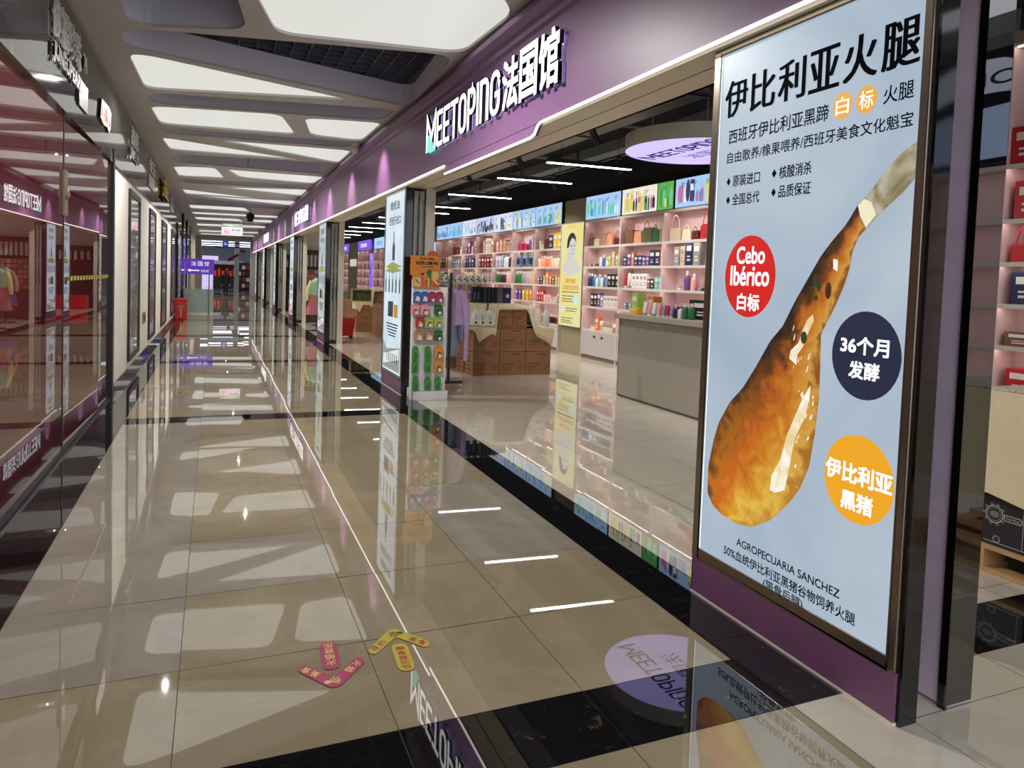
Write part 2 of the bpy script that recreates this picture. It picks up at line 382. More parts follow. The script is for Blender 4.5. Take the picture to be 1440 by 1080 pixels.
# ------------------------------------------------------------------ left side
mb = MB(); mb.box(-1.6, -1.27, 10.95, 28.3, 0.0, 3.12); struct(mb.build('wall_left', white_w))
mb = MB(); mb.box(-1.6, -1.25, -1.5, 54, 3.31, 4.15); struct(mb.build('wall_left_fascia', dark_fas))
mb = MB(); mb.box(-1.25, -1.242, 2.5, 54, 4.11, 4.148); struct(mb.build('trim_1', steel))
mb = MB(); mb.box(-1.6, -1.245, -1.5, 28.3, 3.12, 3.31); struct(mb.build('trim_2', black_marble))
mb = MB(); mb.box(-1.28, -1.25, 10.95, 28.3, 0.0, 0.14); struct(mb.build('baseboard_left', plinth_m))
mb = MB(); mb.box(-1.40, -1.255, -1.5, 10.8, 0.0, 0.035); struct(mb.build('trim_3', black_mt))
for i, (a, b, xa, xb, m) in enumerate([(-1.5, 7.7, -1.365, -1.288, red_glass), (7.72, 9.75, -1.30, -1.262, red_glass), (9.76, 10.8, -1.285, -1.272, smoke_glass)]):
    # each pane sits a little out of line with the next
    mb = MB(); mb.prism([(xa-.02, a), (xa, a), (xb, b), (xb-.02, b)], FZ(0, 0, 0), .03, 3.12); struct(mb.build('window_%d' % (i+1), m))
mb = MB(); mb.box(-1.36, -1.235, 10.8, 10.95, 0, 3.3); struct(mb.build('trim_4', black_mt))
mb = MB(); mb.box(-1.7, -1.62, -1.5, 10.9, 0, 3.2); struct(mb.build('wall_left_back', pm('dark_red_lining', (70, 20, 22), .8)))
mb = MB(); mb.box(-1.33, -1.283, 7.698, 7.722, .03, 3.12); struct(mb.build('trim_6', black_mt))
# hazard tape on the glass
t = thing('hazard_tape', 'yellow and black striped warning tape stuck across the dark glass pane', 'tape', (0, 8.0, 1.6))
mb = MB(); T = lambda x, y, c=0: ((-1.297+(x+.28)*.0187 if x < 1.75 else -1.2725)+c*1.5, x, y)
mb.rect(0, 1.749, 0, .045, T, 0.001, 0); mb.rect(1.75, 2.65, 0, .045, T, 0.001, 0)
for k in range(17): mb.flat([(k*.16, 0), (k*.16+.07, 0), (k*.16+.11, .045), (k*.16+.04, .045)], T, .002, 1)
mb.build('striped_band', [pm('tape_yellow', (210, 196, 60), .5, var=0), ink_m], t)
# seam clips / latch on the seam
mb = MB(); mb.box(-1.29, -1.265, 7.64, 7.8, 2.2, 2.62); mb.sphere((-1.262, 7.72, 2.4), .05, sx=.5); tag(mb.build('glass_latch', pm('latch_olive', (110, 100, 80), .4), bevel=.006), 'small olive latch on the seam between two dark glass panes', 'latch')
# fascia letters
t = thing('shop_lettering', 'large silver Chinese characters over JUNFUPEARL on the near left fascia', 'shop sign', (-1.25, 6.9, 3.5))
T = FL(0, 0, 0)
cs = '俊福珍珠'
for i, ch in enumerate(cs):
    mb = MB(); mb.text(ch, i*.335, i*.335+.3, .12, .46, T, .012, 0, 0, .016); mb.build('character', silver_l, t)
mb = MB(); mb.text('JUNFUPEARL', 0.0, 1.36, -.1, .08, T, .012, 0, .02, .014); mb.build('latin_lettering', silver_l, t)
mb = MB(); mb.text('TM', 1.4, 1.62, .2, .36, T, .012, 0, .02, .014); mb.build('trademark_lettering', silver_l, t)
t = thing('shop_lettering', 'pair of silver Chinese characters above a smaller line, second sign on left fascia', 'shop sign', (-1.25, 12.8, 3.6))
mb = MB(); mb.text('春彤', 0, 1.2, .1, .4, T, .012, 0, 0, .016); mb.build('character', silver_l, t)
mb = MB(); mb.text('JEWELRY', -.1, 1.25, -.16, .04, T, .012, 0, .01, .014); mb.build('latin_lettering', silver_l, t)
t = thing('shop_lettering', 'silver characters above a pale plaque, third sign on left fascia', 'shop sign', (-1.25, 16.2, 3.6))
mb = MB(); mb.text('金玉', 0, 1.5, .12, .42, T, .012, 0, 0, .016); mb.build('character', silver_l, t)
mb = MB(); mb.box(.002, .02, 0, 1.5, -.2, .06); mb.build('plaque', pm('plaque_grey', (170, 168, 166), .4), t)
t = thing('shop_lettering', 'yellow brush style character on left fascia beyond the silver signs', 'shop sign', (-1.25, 19.9, 3.6))
mb = MB(); mb.text('玺', 0, 1.7, -.05, .45, T, .03, 0, .03, .05); mb.build('character', pm('sign_gold', (214, 170, 40), .4), t)
t = thing('shop_lettering', 'tall narrow pale plaque sign farthest along the left fascia', 'shop sign', (-1.25, 24.2, 3.5))
mb = MB(); mb.box(.002, .03, 0, 1.1, 0, .5); mb.text('珠宝', .1, 1.0, .12, .4, T, .032, 1, .02); mb.build('plaque', [pm('plaque_white', (190, 190, 188), .4), ink_m], t)
# small plates at the marble header
t = thing('notice_plate', 'white and violet printed plate fixed to left fascia under the silver lettering', 'sign', (-1.25, 8.12, 3.31))
mb = MB(); mb.box(0.0, .02, 0, .5, 0, .26, 1); mb.rect(.0, .5, 0, .26, T, .021, 0); mb.flat([(.05, .08), (.3, .06), (.12, .18)], T, .022, 2); mb.flat([(.2, .17), (.45, .19), (.42, .1), (.25, .12)], T, .022, 3)
mb.build('plate', [pm('plate_white', (176, 172, 190), .4), black_mt, pm('plate_pink', (220, 90, 110), .4), pm('plate_violet', (120, 100, 170), .4)], t)
t = thing('notice_plate', 'red and white leaf shaped plate hanging tilted on the left fascia', 'sign', (-1.25, 9.5, 3.42))
mb = MB(); pl = [(0, .04), (.1, .27), (.72, .3), (.92, .26), (.88, .06), (.74, -.02), (.6, .03), (.3, .0)]
mb.prism(pl, T, 0.004, .022, 0, 1)
mb.text('喜', .3, .64, .06, .24, T, .023, 2, .03); mb.flat([(.05, .06), (.2, .1), (.14, .24), (.1, .24)], T, .023, 2); mb.flat([(.7, .05), (.86, .08), (.84, .2), (.74, .14)], T, .023, 2)
mb.build('plate', [pm('plate_cream', (196, 176, 166), .4), black_mt, pm('plate_red', (190, 50, 42), .4)], t)
# framed pictures on the white wall
pic_m = marble('picture_print', (150, 146, 150), (206, 202, 200), 3.5, .5, .04, 1.6)
FR = [(12.9, 14.62), (16.75, 18.4), (20.6, 22.6), (25.0, 27.6)]
FRL = ['nearest tall black framed picture on white wall', 'second tall black framed picture, just past the wall switch', 'third tall black framed picture on white wall', 'farthest tall black framed picture, beside the red box']
pcs = [pm('p%d' % i, c, .3, var=.3) for i, c in enumerate([(120, 110, 120), (120, 70, 76), (84, 66, 120), (110, 60, 70)])]
for i, (a, b) in enumerate(FR):
    t = thing('picture_frame', FRL[i], 'picture', (-1.27, a, 0.24), 0, 'tall framed pictures')
    L = b-a; mb = MB()
    for q in [(0, .035, 0, .09, 0, 2.76), (0, .035, L-.09, L, 0, 2.76), (0, .035, .09, L-.09, 0, .09), (0, .035, .09, L-.09, 2.67, 2.76)]: mb.box(*q)
    mb.build('frame', black_mt, t)
    mb = MB(); mb.box(0, .014, .09, L-.09, .09, 2.67, 0)
    for k in range(4): mb.text('国色天香'[k], L*.3, L*.7, 1.9-.32*k, 2.15-.32*k, T, .015, 1)
    mb.ell(L/2, .6, L*.28, .3, T, .015, 1)
    mb.build('picture', [pic_m, pcs[i]], t)
t = thing('wall_switch', 'small grey switch plate low on white wall between first two pictures', 'switch', (-1.27, 15.5, .66))
mb = MB(); mb.box(0, .015, 0, .6, 0, .22); mb.build('plate', pm('switch_grey', (130, 128, 116), .4), t, bevel=.003); mb = MB(); mb.box(.015, .025, .2, .4, .06, .16); mb.build('rocker', pm('switch_dark', (80, 78, 70), .4), t)
# red box at the end of the white wall
t = thing('fire_equipment_box', 'red fire equipment box standing on floor at end of white wall', 'box', (-1.05, 27.6, 0))
mb = MB(); mb.box(-.19, .19, -.2, .2, 0, .66); mb.build('body', pm('fire_red', (190, 40, 28), .4), t, bevel=.01)
mb = MB(); mb.box(-.21, .21, -.22, .22, .66, .73); mb.build('lid', pm('fire_red'.upper(), (200, 52, 36), .4), t, bevel=.01)
mb = MB(); mb.rect(-.08, .08, .4, .48, FY(0, -.201), .001); mb.rect(-.015, .015, .1, .36, FY(0, -.201), .001, 1); mb.build('sticker', [pm('sticker_green', (90, 150, 60), .5), cream_m], t)
# left storefronts further on
mb = MB(); mb.box(-1.36, -1.2, 28.3, 28.55, 0, 3.4); mb.box(-1.36, -1.2, 38.0, 38.3, 0, 4.1); mb.box(-1.36, -1.2, 33.4, 33.7, 0, 4.1); struct(mb.build('trim_5', black_gl))
grey_gl = pm('storefront_glass', (60, 62, 70), .03, ior=1.9, var=.2, nscale=1)
mb = MB(); mb.box(-1.31, -1.28, 28.55, 44, 0, 3.31); struct(mb.build('window_4', grey_gl))
vio = em('violet_panel', (96, 62, 190), .42)
t = thing('storefront_poster', 'tall violet lit poster behind glass on left side of the far corridor', 'poster', (-1.275, 34.2, .6))
mb = MB(); mb.rect(0, 3.6, 0, 2.6, T, .002, 0)
for k in range(7): mb.rect(.3, 3.2-.3*(k % 3), .3+.32*k, .4+.32*k, T, .004, 1)
mb.build('print', [vio, em('violet_light', (170, 150, 240), .6)], t)
t = thing('storefront_poster', 'grey white lettered poster behind glass just past the red box', 'poster', (-1.275, 29.2, .5))
mb = MB(); mb.rect(0, 3.4, 0, 2.6, T, .002, 0)
for k in range(11): mb.rect(.3, 3.0-.5*(k % 3), .2+.21*k, .28+.21*k, T, .004, 1)
mb.build('print', [pm('poster_grey', (150, 150, 165), .2), pm('poster_lilac', (190, 185, 210), .2)], t)
mb = MB(); mb.box(-1.7, -1.2, 44, 54, 0, 4.15); struct(mb.build('wall_left_end', pm('warm_beige_wall', (170, 160, 138), .6)))
# glass barrier and violet guide sign
t = thing('guide_sign', 'violet guide sign with white characters and left arrow on two steel posts', 'sign', (-.6, 31.0, 0))
T = FY(0, 0)
mb = MB(); mb.box(-.62, .6, -.02, .02, 1.57, 2.17, 0)
[mb.text(c_, -.24+.24*k_, -.06+.24*k_, 1.9, 2.08, T, .022, 1, .006) for k_, c_ in enumerate('法国馆')]; mb.text('由此进', .12, .4, 1.66, 1.76, T, .022, 1)
mb.flat([(-.38, 1.72), (-.26, 1.79), (-.26, 1.745), (.06, 1.745), (.06, 1.695), (-.26, 1.695), (-.26, 1.65)], T, .022, 1)
mb.flat([(-.62, 1.73), (-.5, 1.76), (-.5, 1.68)], T, .022, 1)
mb.build('sign_board', [em('sign_violet', (88, 40, 172), .75), em('sign_white', (235, 230, 255), .8)], t)
for x in (-.46, .42):
    mb = MB(); mb.tube([(x, -.05, 0), (x, -.05, 2.0)], .022); mb.build('post', steel, t)
frost = pm('frosted_glass', (176, 196, 186), .15, ior=1.5, var=.02)
t = thing('glass_barrier', 'frosted pale green glass barrier panel under the violet guide sign', 'barrier', (-.55, 31.15, 0))
mb = MB(); mb.box(-.55, .54, -.01, .01, .05, .98); mb.build('panel', frost, t); mb = MB(); mb.box(-.55, .54, -.03, .03, 0, .05); mb.build('base_rail', steel, t)

# ------------------------------------------------------------------ right side: fascia, soffit, pillars
XF = 2.50
prof = [(XF, 3.08), (XF, 3.86), (XF-.03, 3.88), (XF-.03, 3.93), (XF-.06, 3.95), (XF-.085, 4.02), (XF-.06, 4.10), (XF-.02, 4.15), (2.7, 4.15), (2.7, 3.08)]
mb = MB(); T = frame((0, 0.2, 0), (1, 0, 0), (0, 0, 1)); mb.prism(prof, T, -53.8, 0.0)
mb.prism([(5.62, 2.99), (5.52, 3.085), (8.2, 3.085), (8.2, 2.99)], lambda x, y, c=0: (XF+c, x, y), 0, .03)
struct(mb.build('wall_right_fascia', purple))
mb = MB(); mb.box(2.53, 2.72, 1.3, 54, 3.06, 3.10); mb.box(2.735, 2.97, 1.3, 54, 3.06, 3.10); mb.box(2.70, 2.74, 1.3, 54, 3.075, 3.10, 1); mb.box(2.94, 2.97, 1.3, 54, 3.06, 4.6, 0); struct(mb.build('trim_7', [soffit_m, black_mt]))
led_pts = [(1.3, 3.075), (5.5, 3.075), (5.55, 3.06), (5.62, 2.995), (5.7, 2.98), (8.19, 2.98)]
t = thing('light_strip', 'thin white light strip along bottom edge of the purple sign band', 'light strip', (XF, 0, 0))
mb = MB(); T = lambda a, b, c=0: (c, a, b)
mb.ribbon(led_pts, .016, T, -.016, -.001); mb.ribbon([(8.2, 3.075), (53.9, 3.075)], .016, T, -.016, -.001); mb.build('diffuser', led, t)

# sign letters
def arc(cx, cy, rx, ry, a0, a1, n=6): return [(cx+rx*math.cos(math.radians(a0+(a1-a0)*k/n)), cy+ry*math.sin(math.radians(a0+(a1-a0)*k/n))) for k in range(n+1)]
def glyph(ch, w_, h):
    s = .062; a = s/2; x1 = w_-a; y1 = h-a; R = min(.09, w_*.38)
    if ch == 'E': return [([(a, a), (a, y1), (w_, y1)], 0), ([(a, a), (w_, a)], 0), ([(a, h/2), (w_*.92, h/2)], 0)]
    if ch == 'T': return [([(0, y1), (w_, y1)], 0), ([(w_/2, 0), (w_/2, y1)], 0)]
    if ch == 'O': return [(arc(x1-R, y1-R, R, R, 0, 90)+arc(a+R, y1-R, R, R, 90, 180)+arc(a+R, a+R, R, R, 180, 270)+arc(x1-R, a+R, R, R, 270, 360), 1)]
    if ch == 'P': return [([(a, 0), (a, y1)]+[(x1-R, y1)]+arc(x1-R, y1-R, R, R, 90, 0)+arc(x1-R, h*.42+R, R, R, 0, -90)+[(a, h*.42)], 0)]
    if ch == 'I': return [([(w_/2, 0), (w_/2, h)], 0)]
    if ch == 'n': return [([(a, 0), (a, y1)]+arc(x1-R, y1-R, R, R, 90, 0)+[(x1, 0)], 0)]
    if ch == 'G': return [([(x1, h*.72)]+arc(x1-R, y1-R, R, R, 0, 90)+arc(a+R, y1-R, R, R, 90, 180)+arc(a+R, a+R, R, R, 180, 270)+arc(x1-R, a+R, R, R, 270, 360)+[(x1, h*.46), (w_*.5, h*.46)], 0)]
    if ch == 'M': return [([(a, 0), (a, h*.96), (w_*.56, h*.36), (x1, h*.96), (x1, 0)], 0)]
def build_sign(y0, z0, h, label, det=True):
    t = thing('illuminated_sign', label, 'shop sign', (XF, y0, z0), 0, 'lit letters on the purple band')
    T = FX(0, 0, 0); xo = 0.0
    for ch, wd in zip('MEETOPInG', [.46, .26, .26, .29, .28, .28, .065, .28, .29]):
        k = .9; mb = MB()
        for pts, cl in glyph(ch, wd*k, h):
            P = [(xo+p[0], p[1]) for p in pts]
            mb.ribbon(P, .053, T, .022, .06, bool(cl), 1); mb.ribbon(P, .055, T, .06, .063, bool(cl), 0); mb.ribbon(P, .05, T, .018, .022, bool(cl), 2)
        lt = mb.build('letter', [letter_f, letter_s, halo_m], t)
        if ch == 'M':
            q = MB(); q.prism([(xo+.075, 0.0), (xo+.075, h*.5), (xo+.26, .0)][::-1], lambda x, y, c=0: T(x, y, c), .022, .06); q.build('teal_triangle', teal_f, lt)
        xo += wd*k+.037
    for i, ch in enumerate('法国馆'):
        mb = MB(); a = xo+.02+i*.405
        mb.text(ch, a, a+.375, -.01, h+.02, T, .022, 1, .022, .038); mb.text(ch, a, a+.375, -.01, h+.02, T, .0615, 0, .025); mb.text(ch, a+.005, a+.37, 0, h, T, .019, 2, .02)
        mb.build('letter', [letter_f, letter_s, halo_m], t)
    return t
s1 = build_sign(8.84, 3.31, .43, 'large lit white letters MEETOPING and three characters, nearest on purple band')
copy_tree(s1, (XF, 24.85, 3.28), 'lit white letters on purple band, second sign further down the corridor')
copy_tree(s1, (XF, 40.9, 3.28), 'lit white letters on purple band, smallest sign at the far end')

# pillars
ham = [(1.289, 2.359), (1.213, 2.329), (1.144, 2.266), (1.072, 2.188), (1.004, 2.128), (0.948, 2.048), (0.867, 1.97), (0.816, 1.913), (0.756, 1.824), (0.675, 1.704), (0.601, 1.576), (0.519, 1.492), (0.427, 1.352), (0.338, 1.231), (0.24, 1.136), (0.161, 1.012), (0.121, 0.9), (0.088, 0.748), (0.093, 0.6), (0.147, 0.544), (0.227, 0.517), (0.349, 0.506), (0.458, 0.528), (0.585, 0.605), (0.699, 0.724), (0.765, 0.815), (0.814, 0.933), (0.837, 1.092), (0.85, 1.267), (0.848, 1.388), (0.843, 1.489), (0.841, 1.551), (0.868, 1.603), (0.913, 1.685), (0.959, 1.785), (0.98, 1.854), (0.991, 1.931), (1.02, 1.992), (1.055, 2.024), (1.11, 2.075), (1.167, 2.12), (1.224, 2.161), (1.278, 2.218), (1.294, 2.258)]
fat = [(0.796, 1.313), (0.794, 1.244), (0.772, 1.153), (0.725, 1.063), (0.704, 0.978), (0.687, 0.866), (0.669, 0.781), (0.609, 0.75), (0.571, 0.753), (0.577, 0.828), (0.633, 0.926), (0.662, 1.041), (0.714, 1.159), (0.745, 1.226)]
gl = [(0.787, 1.643), (0.794, 1.613), (0.757, 1.537), (0.74, 1.489), (0.707, 1.448), (0.702, 1.396), (0.654, 1.421), (0.66, 1.46), (0.709, 1.503), (0.73, 1.565), (0.756, 1.617)]
gl2 = [(0.888, 1.899), (0.916, 1.893), (0.916, 1.841), (0.891, 1.854)]
tape = [(1.007, 2.128), (1.038, 2.153), (1.075, 2.137), (1.101, 2.081), (1.055, 2.027), (1.022, 2.081)]
def noise_em(name, cols, scale, s, pos=(.3, .45, .55, .7), dist=1.0, vec=(1, 1, 1)):
    m = em(name, (100, 100, 100), s); nt = m.node_tree; b = nt.nodes['Principled BSDF']
    tc = nt.nodes.new('ShaderNodeTexCoord'); mp = nt.nodes.new('ShaderNodeMapping'); mp.inputs['Scale'].default_value = vec
    n = nt.nodes.new('ShaderNodeTexNoise'); n.inputs['Scale'].default_value = scale; n.inputs['Detail'].default_value = 6; n.inputs['Distortion'].default_value = dist
    rp = nt.nodes.new('ShaderNodeValToRGB')
    while len(rp.color_ramp.elements) < len(cols): rp.color_ramp.elements.new(.5)
    for e, c, p in zip(rp.color_ramp.elements, cols, pos): e.position = p; e.color = (*lin(c), 1)
    nt.links.new(tc.outputs['Object'], mp.inputs['Vector']); nt.links.new(mp.outputs['Vector'], n.inputs['Vector']); nt.links.new(n.outputs['Fac'], rp.inputs['Fac'])
    nt.links.new(rp.outputs['Color'], b.inputs['Emission Color'])
    return m
poster_bg = noise_em('poster_blue', [(178, 198, 218), (188, 206, 224), (196, 212, 228), (204, 219, 232)], .9, .62)
def ham_print():
    m = em('ham_print', (120, 80, 40), .72); nt = m.node_tree; N = nt.nodes.new; Lk = nt.links.new; b = nt.nodes['Principled BSDF']
    uv = N('ShaderNodeUVMap'); uv.uv_map = 'print'; sp = N('ShaderNodeSeparateXYZ'); Lk(uv.outputs['UV'], sp.inputs[0])
    tc = N('ShaderNodeTexCoord'); n = N('ShaderNodeTexNoise'); n.inputs['Scale'].default_value = 6.5; n.inputs['Detail'].default_value = 7; n.inputs['Distortion'].default_value = 1.2; Lk(tc.outputs['Object'], n.inputs['Vector'])
    n2 = N('ShaderNodeTexNoise'); n2.inputs['Scale'].default_value = 22; n2.inputs['Detail'].default_value = 5; Lk(tc.outputs['Object'], n2.inputs['Vector'])
    def ma(op, a_, b_):
        q = N('ShaderNodeMath'); q.operation = op
        for i_, v_ in enumerate((a_, b_)):
            if isinstance(v_, (int, float)): q.inputs[i_].default_value = v_
            else: Lk(v_, q.inputs[i_])
        return q.outputs[0]
    k = ma('ADD', sp.outputs['X'], ma('MULTIPLY', ma('SUBTRACT', n.outputs['Fac'], .5), .75)); k = ma('ADD', k, ma('MULTIPLY', ma('SUBTRACT', n2.outputs['Fac'], .5), .35))
    def ramp(st):
        rp = N('ShaderNodeValToRGB')
        while len(rp.color_ramp.elements) < len(st): rp.color_ramp.elements.new(.5)
        for e, (p_, c_) in zip(rp.color_ramp.elements, st): e.position = p_; e.color = (*lin(c_), 1)
        return rp
    up = ramp([(.0, (40, 26, 16)), (.22, (92, 54, 24)), (.38, (176, 92, 26)), (.62, (206, 128, 40)), (.85, (214, 160, 70)), (1, (150, 84, 30))])
    lo = ramp([(.0, (110, 66, 20)), (.15, (190, 112, 24)), (.36, (208, 102, 24)), (.58, (222, 150, 34)), (.8, (238, 194, 78)), (1, (204, 146, 52))])
    Lk(k, up.inputs[0]); Lk(k, lo.inputs[0]); mx = N('ShaderNodeMix'); mx.data_type = 'RGBA'
    v_ = N('ShaderNodeMapRange'); v_.inputs['From Min'].default_value = .5; v_.inputs['From Max'].default_value = .85; Lk(sp.outputs['Y'], v_.inputs['Value'])
    Lk(v_.outputs[0], mx.inputs['Factor']); Lk(up.outputs[0], mx.inputs['A']); Lk(lo.outputs[0], mx.inputs['B'])
    Lk(mx.outputs['Result'], b.inputs['Emission Color'])
    return m
ham_m = ham_print()
ham_d = noise_em('ham_dark', [(52, 30, 16), (84, 50, 22), (120, 74, 28), (140, 90, 40)], 6, .6)
fat_m = noise_em('ham_fat', [(222, 190, 120), (238, 224, 190), (246, 240, 226), (250, 246, 238)], 7, .85)
hoof_m = noise_em('ham_hoof', [(96, 86, 60), (140, 128, 92), (176, 168, 140), (206, 200, 184)], 6, .75)
tape_m = em('ham_label', (232, 226, 190), .85); herb_m = em('herb_green', (54, 82, 40), .5)
red_c = em('badge_red', (206, 30, 26), .85); navy_c = em('badge_navy', (40, 46, 70), .7); org_c = em('badge_amber', (226, 158, 34), .9); wht_c = em('badge_white', (238, 242, 248), 1.0)
edge_glow = em('poster_edge_glow', (228, 244, 255), 1.1)
def pillar(y, label, first=False):
    t = thing('lightbox_pillar', label, 'pillar', (2.577, y, 0), 0, 'light box pillars of the shop front')
    mb = MB(); mb.box(.004, .10, -1.345, .028, 0, 3.08); mb.build('core_slab', black_gl, t)
    mb = MB(); mb.box(-.012, .004, -1.325, .0, 0.012, .215); mb.box(-.016, .004, -1.33, .004, 0, .012, 1); mb.build('kick_panel', [purple_d, soffit_m], t)
    mb = MB()
    for q in [(-.014, .004, -1.322, -1.284, .215, 3.07), (-.014, .004, -.042, .012, .215, 3.07), (-.014, .004, -1.284, -.042, .215, .268), (-.014, .004, -1.284, -.042, 3.025, 3.07)]: mb.box(*q)
    mb.build('frame', bronze, t, bevel=.006)
    return t
t = pillar(3.32, 'large blue light box poster of a cured ham leg, nearest pillar at right', True)
T = FX(-.004, 0, 0)
mb = MB(); mb.rect(.042, 1.284, .268, 3.025, T, 0, 0)
for q in [(.042, .05, .27, 3.02), (1.276, 1.284, .27, 3.02)]: mb.rect(*q, T, .0006, 1)
ps = mb.build('poster', [poster_bg, edge_glow], t)
def resample(P, n):
    d = [0]
    for p, q in zip(P, P[1:]): d.append(d[-1]+math.hypot(q[0]-p[0], q[1]-p[1]))
    out = []; j = 0
    for k in range(n):
        t_ = d[-1]*k/(n-1)
        while j < len(P)-2 and d[j+1] < t_: j += 1
        w_ = (t_-d[j])/max(1e-9, d[j+1]-d[j]); out.append((P[j][0]*(1-w_)+P[j+1][0]*w_, P[j][1]*(1-w_)+P[j+1][1]*w_))
    return out
NA, NC = 90, 16
Lp = resample(ham[0:21], NA); Rp = resample([ham[-1]]+ham[:20:-1]+[ham[20]], NA)
mb = MB(); uvs = []
hv = [(Lp[i][0]+(Rp[i][0]-Lp[i][0])*j/NC, Lp[i][1]+(Rp[i][1]-Lp[i][1])*j/NC) for i in range(NA) for j in range(NC+1)]
mb.add([(min(1.276, p[0]), p[1], .001) for p in hv], [(i*(NC+1)+j, i*(NC+1)+j+1, (i+1)*(NC+1)+j+1, (i+1)*(NC+1)+j) for i in range(NA-1) for j in range(NC)], 0, T)
hm = mb.build('ham_meat', ham_m, ps); ul = hm.data.uv_layers.new(name='print')
for lp in hm.data.loops: ul.data[lp.index].uv = ((lp.vertex_index % (NC+1))/NC, (lp.vertex_index//(NC+1))/(NA-1))
mb = MB()
hoof = [ham[0], ham[1], ham[2], ham[3], ham[4], (1.03, 2.05), ham[38], ham[39], ham[40], ham[41], ham[42], ham[43]]
mb.flat([(min(1.276, p[0]), p[1]) for p in hoof], T, .0016, 3)
mb.flat(fat, T, .0016, 2); mb.flat(gl, T, .0016, 2); mb.flat(gl2, T, .0016, 2); mb.flat(tape, T, .002, 4)
for q in [(.79, 1.80, .012, .03), (.815, 1.77, .014, .02), (.78, 1.75, .01, .018), (.80, 1.72, .012, .015), (.74, 1.53, .02, .03)]: mb.ell(q[0], q[1], q[2], q[3], T, .002, 5, 12)
mb.ell(.87, 1.755, .018, .04, T, .002, 1, 14)
qr = random.Random(5)
for k in range(26):
    px_ = .66+.10*qr.random(); pz_ = .78+.5*qr.random(); px_ += .12*(pz_-.78); sz = qr.uniform(.003, .010)
    if px_ > .60+.42*(pz_-.6): continue
    mb.flat([(px_, pz_), (px_+sz*1.6, pz_+sz*.8), (px_+sz*2.2, pz_+sz*3.2), (px_+sz*.6, pz_+sz*2.2)], T, .0015, 2)
for k in range(9):
    px_ = .66+.12*qr.random(); pz_ = 1.36+.2*qr.random(); sz = qr.uniform(.004, .010); mb.flat([(px_, pz_), (px_+sz*.8, pz_+sz*.4), (px_+sz*1.6, pz_+sz*4), (px_+sz*.8, pz_+sz*3)], T, .0015, 2)
mb.build('ham_details', [ham_m, ham_d, fat_m, hoof_m, tape_m, herb_m], ps)
mb = MB(); mb.ell(.345, 1.815, .19, .213, T, .002, 0); mb.text('Cebo', .243, .455, 1.88, 1.972, T, .003, 1, .025); mb.text('Ibérico', .2, .492, 1.765, 1.872, T, .003, 1, .025); mb.text('白标', .262, .43, 1.636, 1.726, T, .003, 1, .03)
mb.build('red_badge', [red_c, wht_c], ps)
mb = MB(); mb.ell(1.088, 1.482, .177, .19, T, .002, 0); mb.text('36个月', .956, 1.205, 1.483, 1.562, T, .003, 1, .03); mb.text('发酵', 1.007, 1.165, 1.378, 1.455, T, .003, 1, .03)
mb.build('navy_badge', [navy_c, wht_c], ps)
mb = MB(); mb.ell(1.086, .946, .181, .191, T, .002, 0); mb.text('伊比利亚', .912, 1.258, .92, 1.01, T, .003, 1, .03); mb.text('黑猪', 1.004, 1.17, .803, .888, T, .003, 1, .03)
mb.build('amber_badge', [org_c, wht_c], ps)
mb = MB()
for i, ch in enumerate('伊比利亚火腿'): a = .085+i*.2; mb.text(ch, a, a+.182, 2.672, 2.868, T, .002, 0, .02, bx=.028)
mb.text('西班牙伊比利亚黑蹄', .13, .815, 2.528, 2.606, T, .002, 0, .010)
for cx, ch in ((.893, '白'), (1.02, '标')): mb.ell(cx, 2.579, .053, .058, T, .002, 1); mb.text(ch, cx-.036, cx+.036, 2.54, 2.618, T, .003, 2, .01)
mb.text('火腿', 1.105, 1.248, 2.538, 2.612, T, .002, 0, .010)
mb.text('自由散养/橡果喂养/西班牙美食文化魁宝', .125, 1.252, 2.424, 2.486, T, .002, 0, .010)
for x, z, s_ in ((.18, 2.295, '原装进口'), (.523, 2.298, '核酸消杀'), (.183, 2.195, '全国总代'), (.525, 2.204, '品质保证')):
    mb.text(s_, x, x+.208, z, z+.062, T, .002, 0, .014); mb.flat([(x-.05, z+.031), (x-.034, z+.053), (x-.018, z+.031), (x-.034, z+.009)], T, .002, 0)
mb.text('AGROPECUARIA SANCHEZ', .35, 1.026, .395, .436, T, .002, 0, .016)
mb.text('50%血统伊比利亚黑猪谷物饲养火腿', .253, 1.115, .312, .368, T, .002, 0, .014); mb.text('(带骨后腿)', .557, .82, .249, .304, T, .002, 0, .014)
mb.build('lettering', [ink, org_c, wht_c], ps)
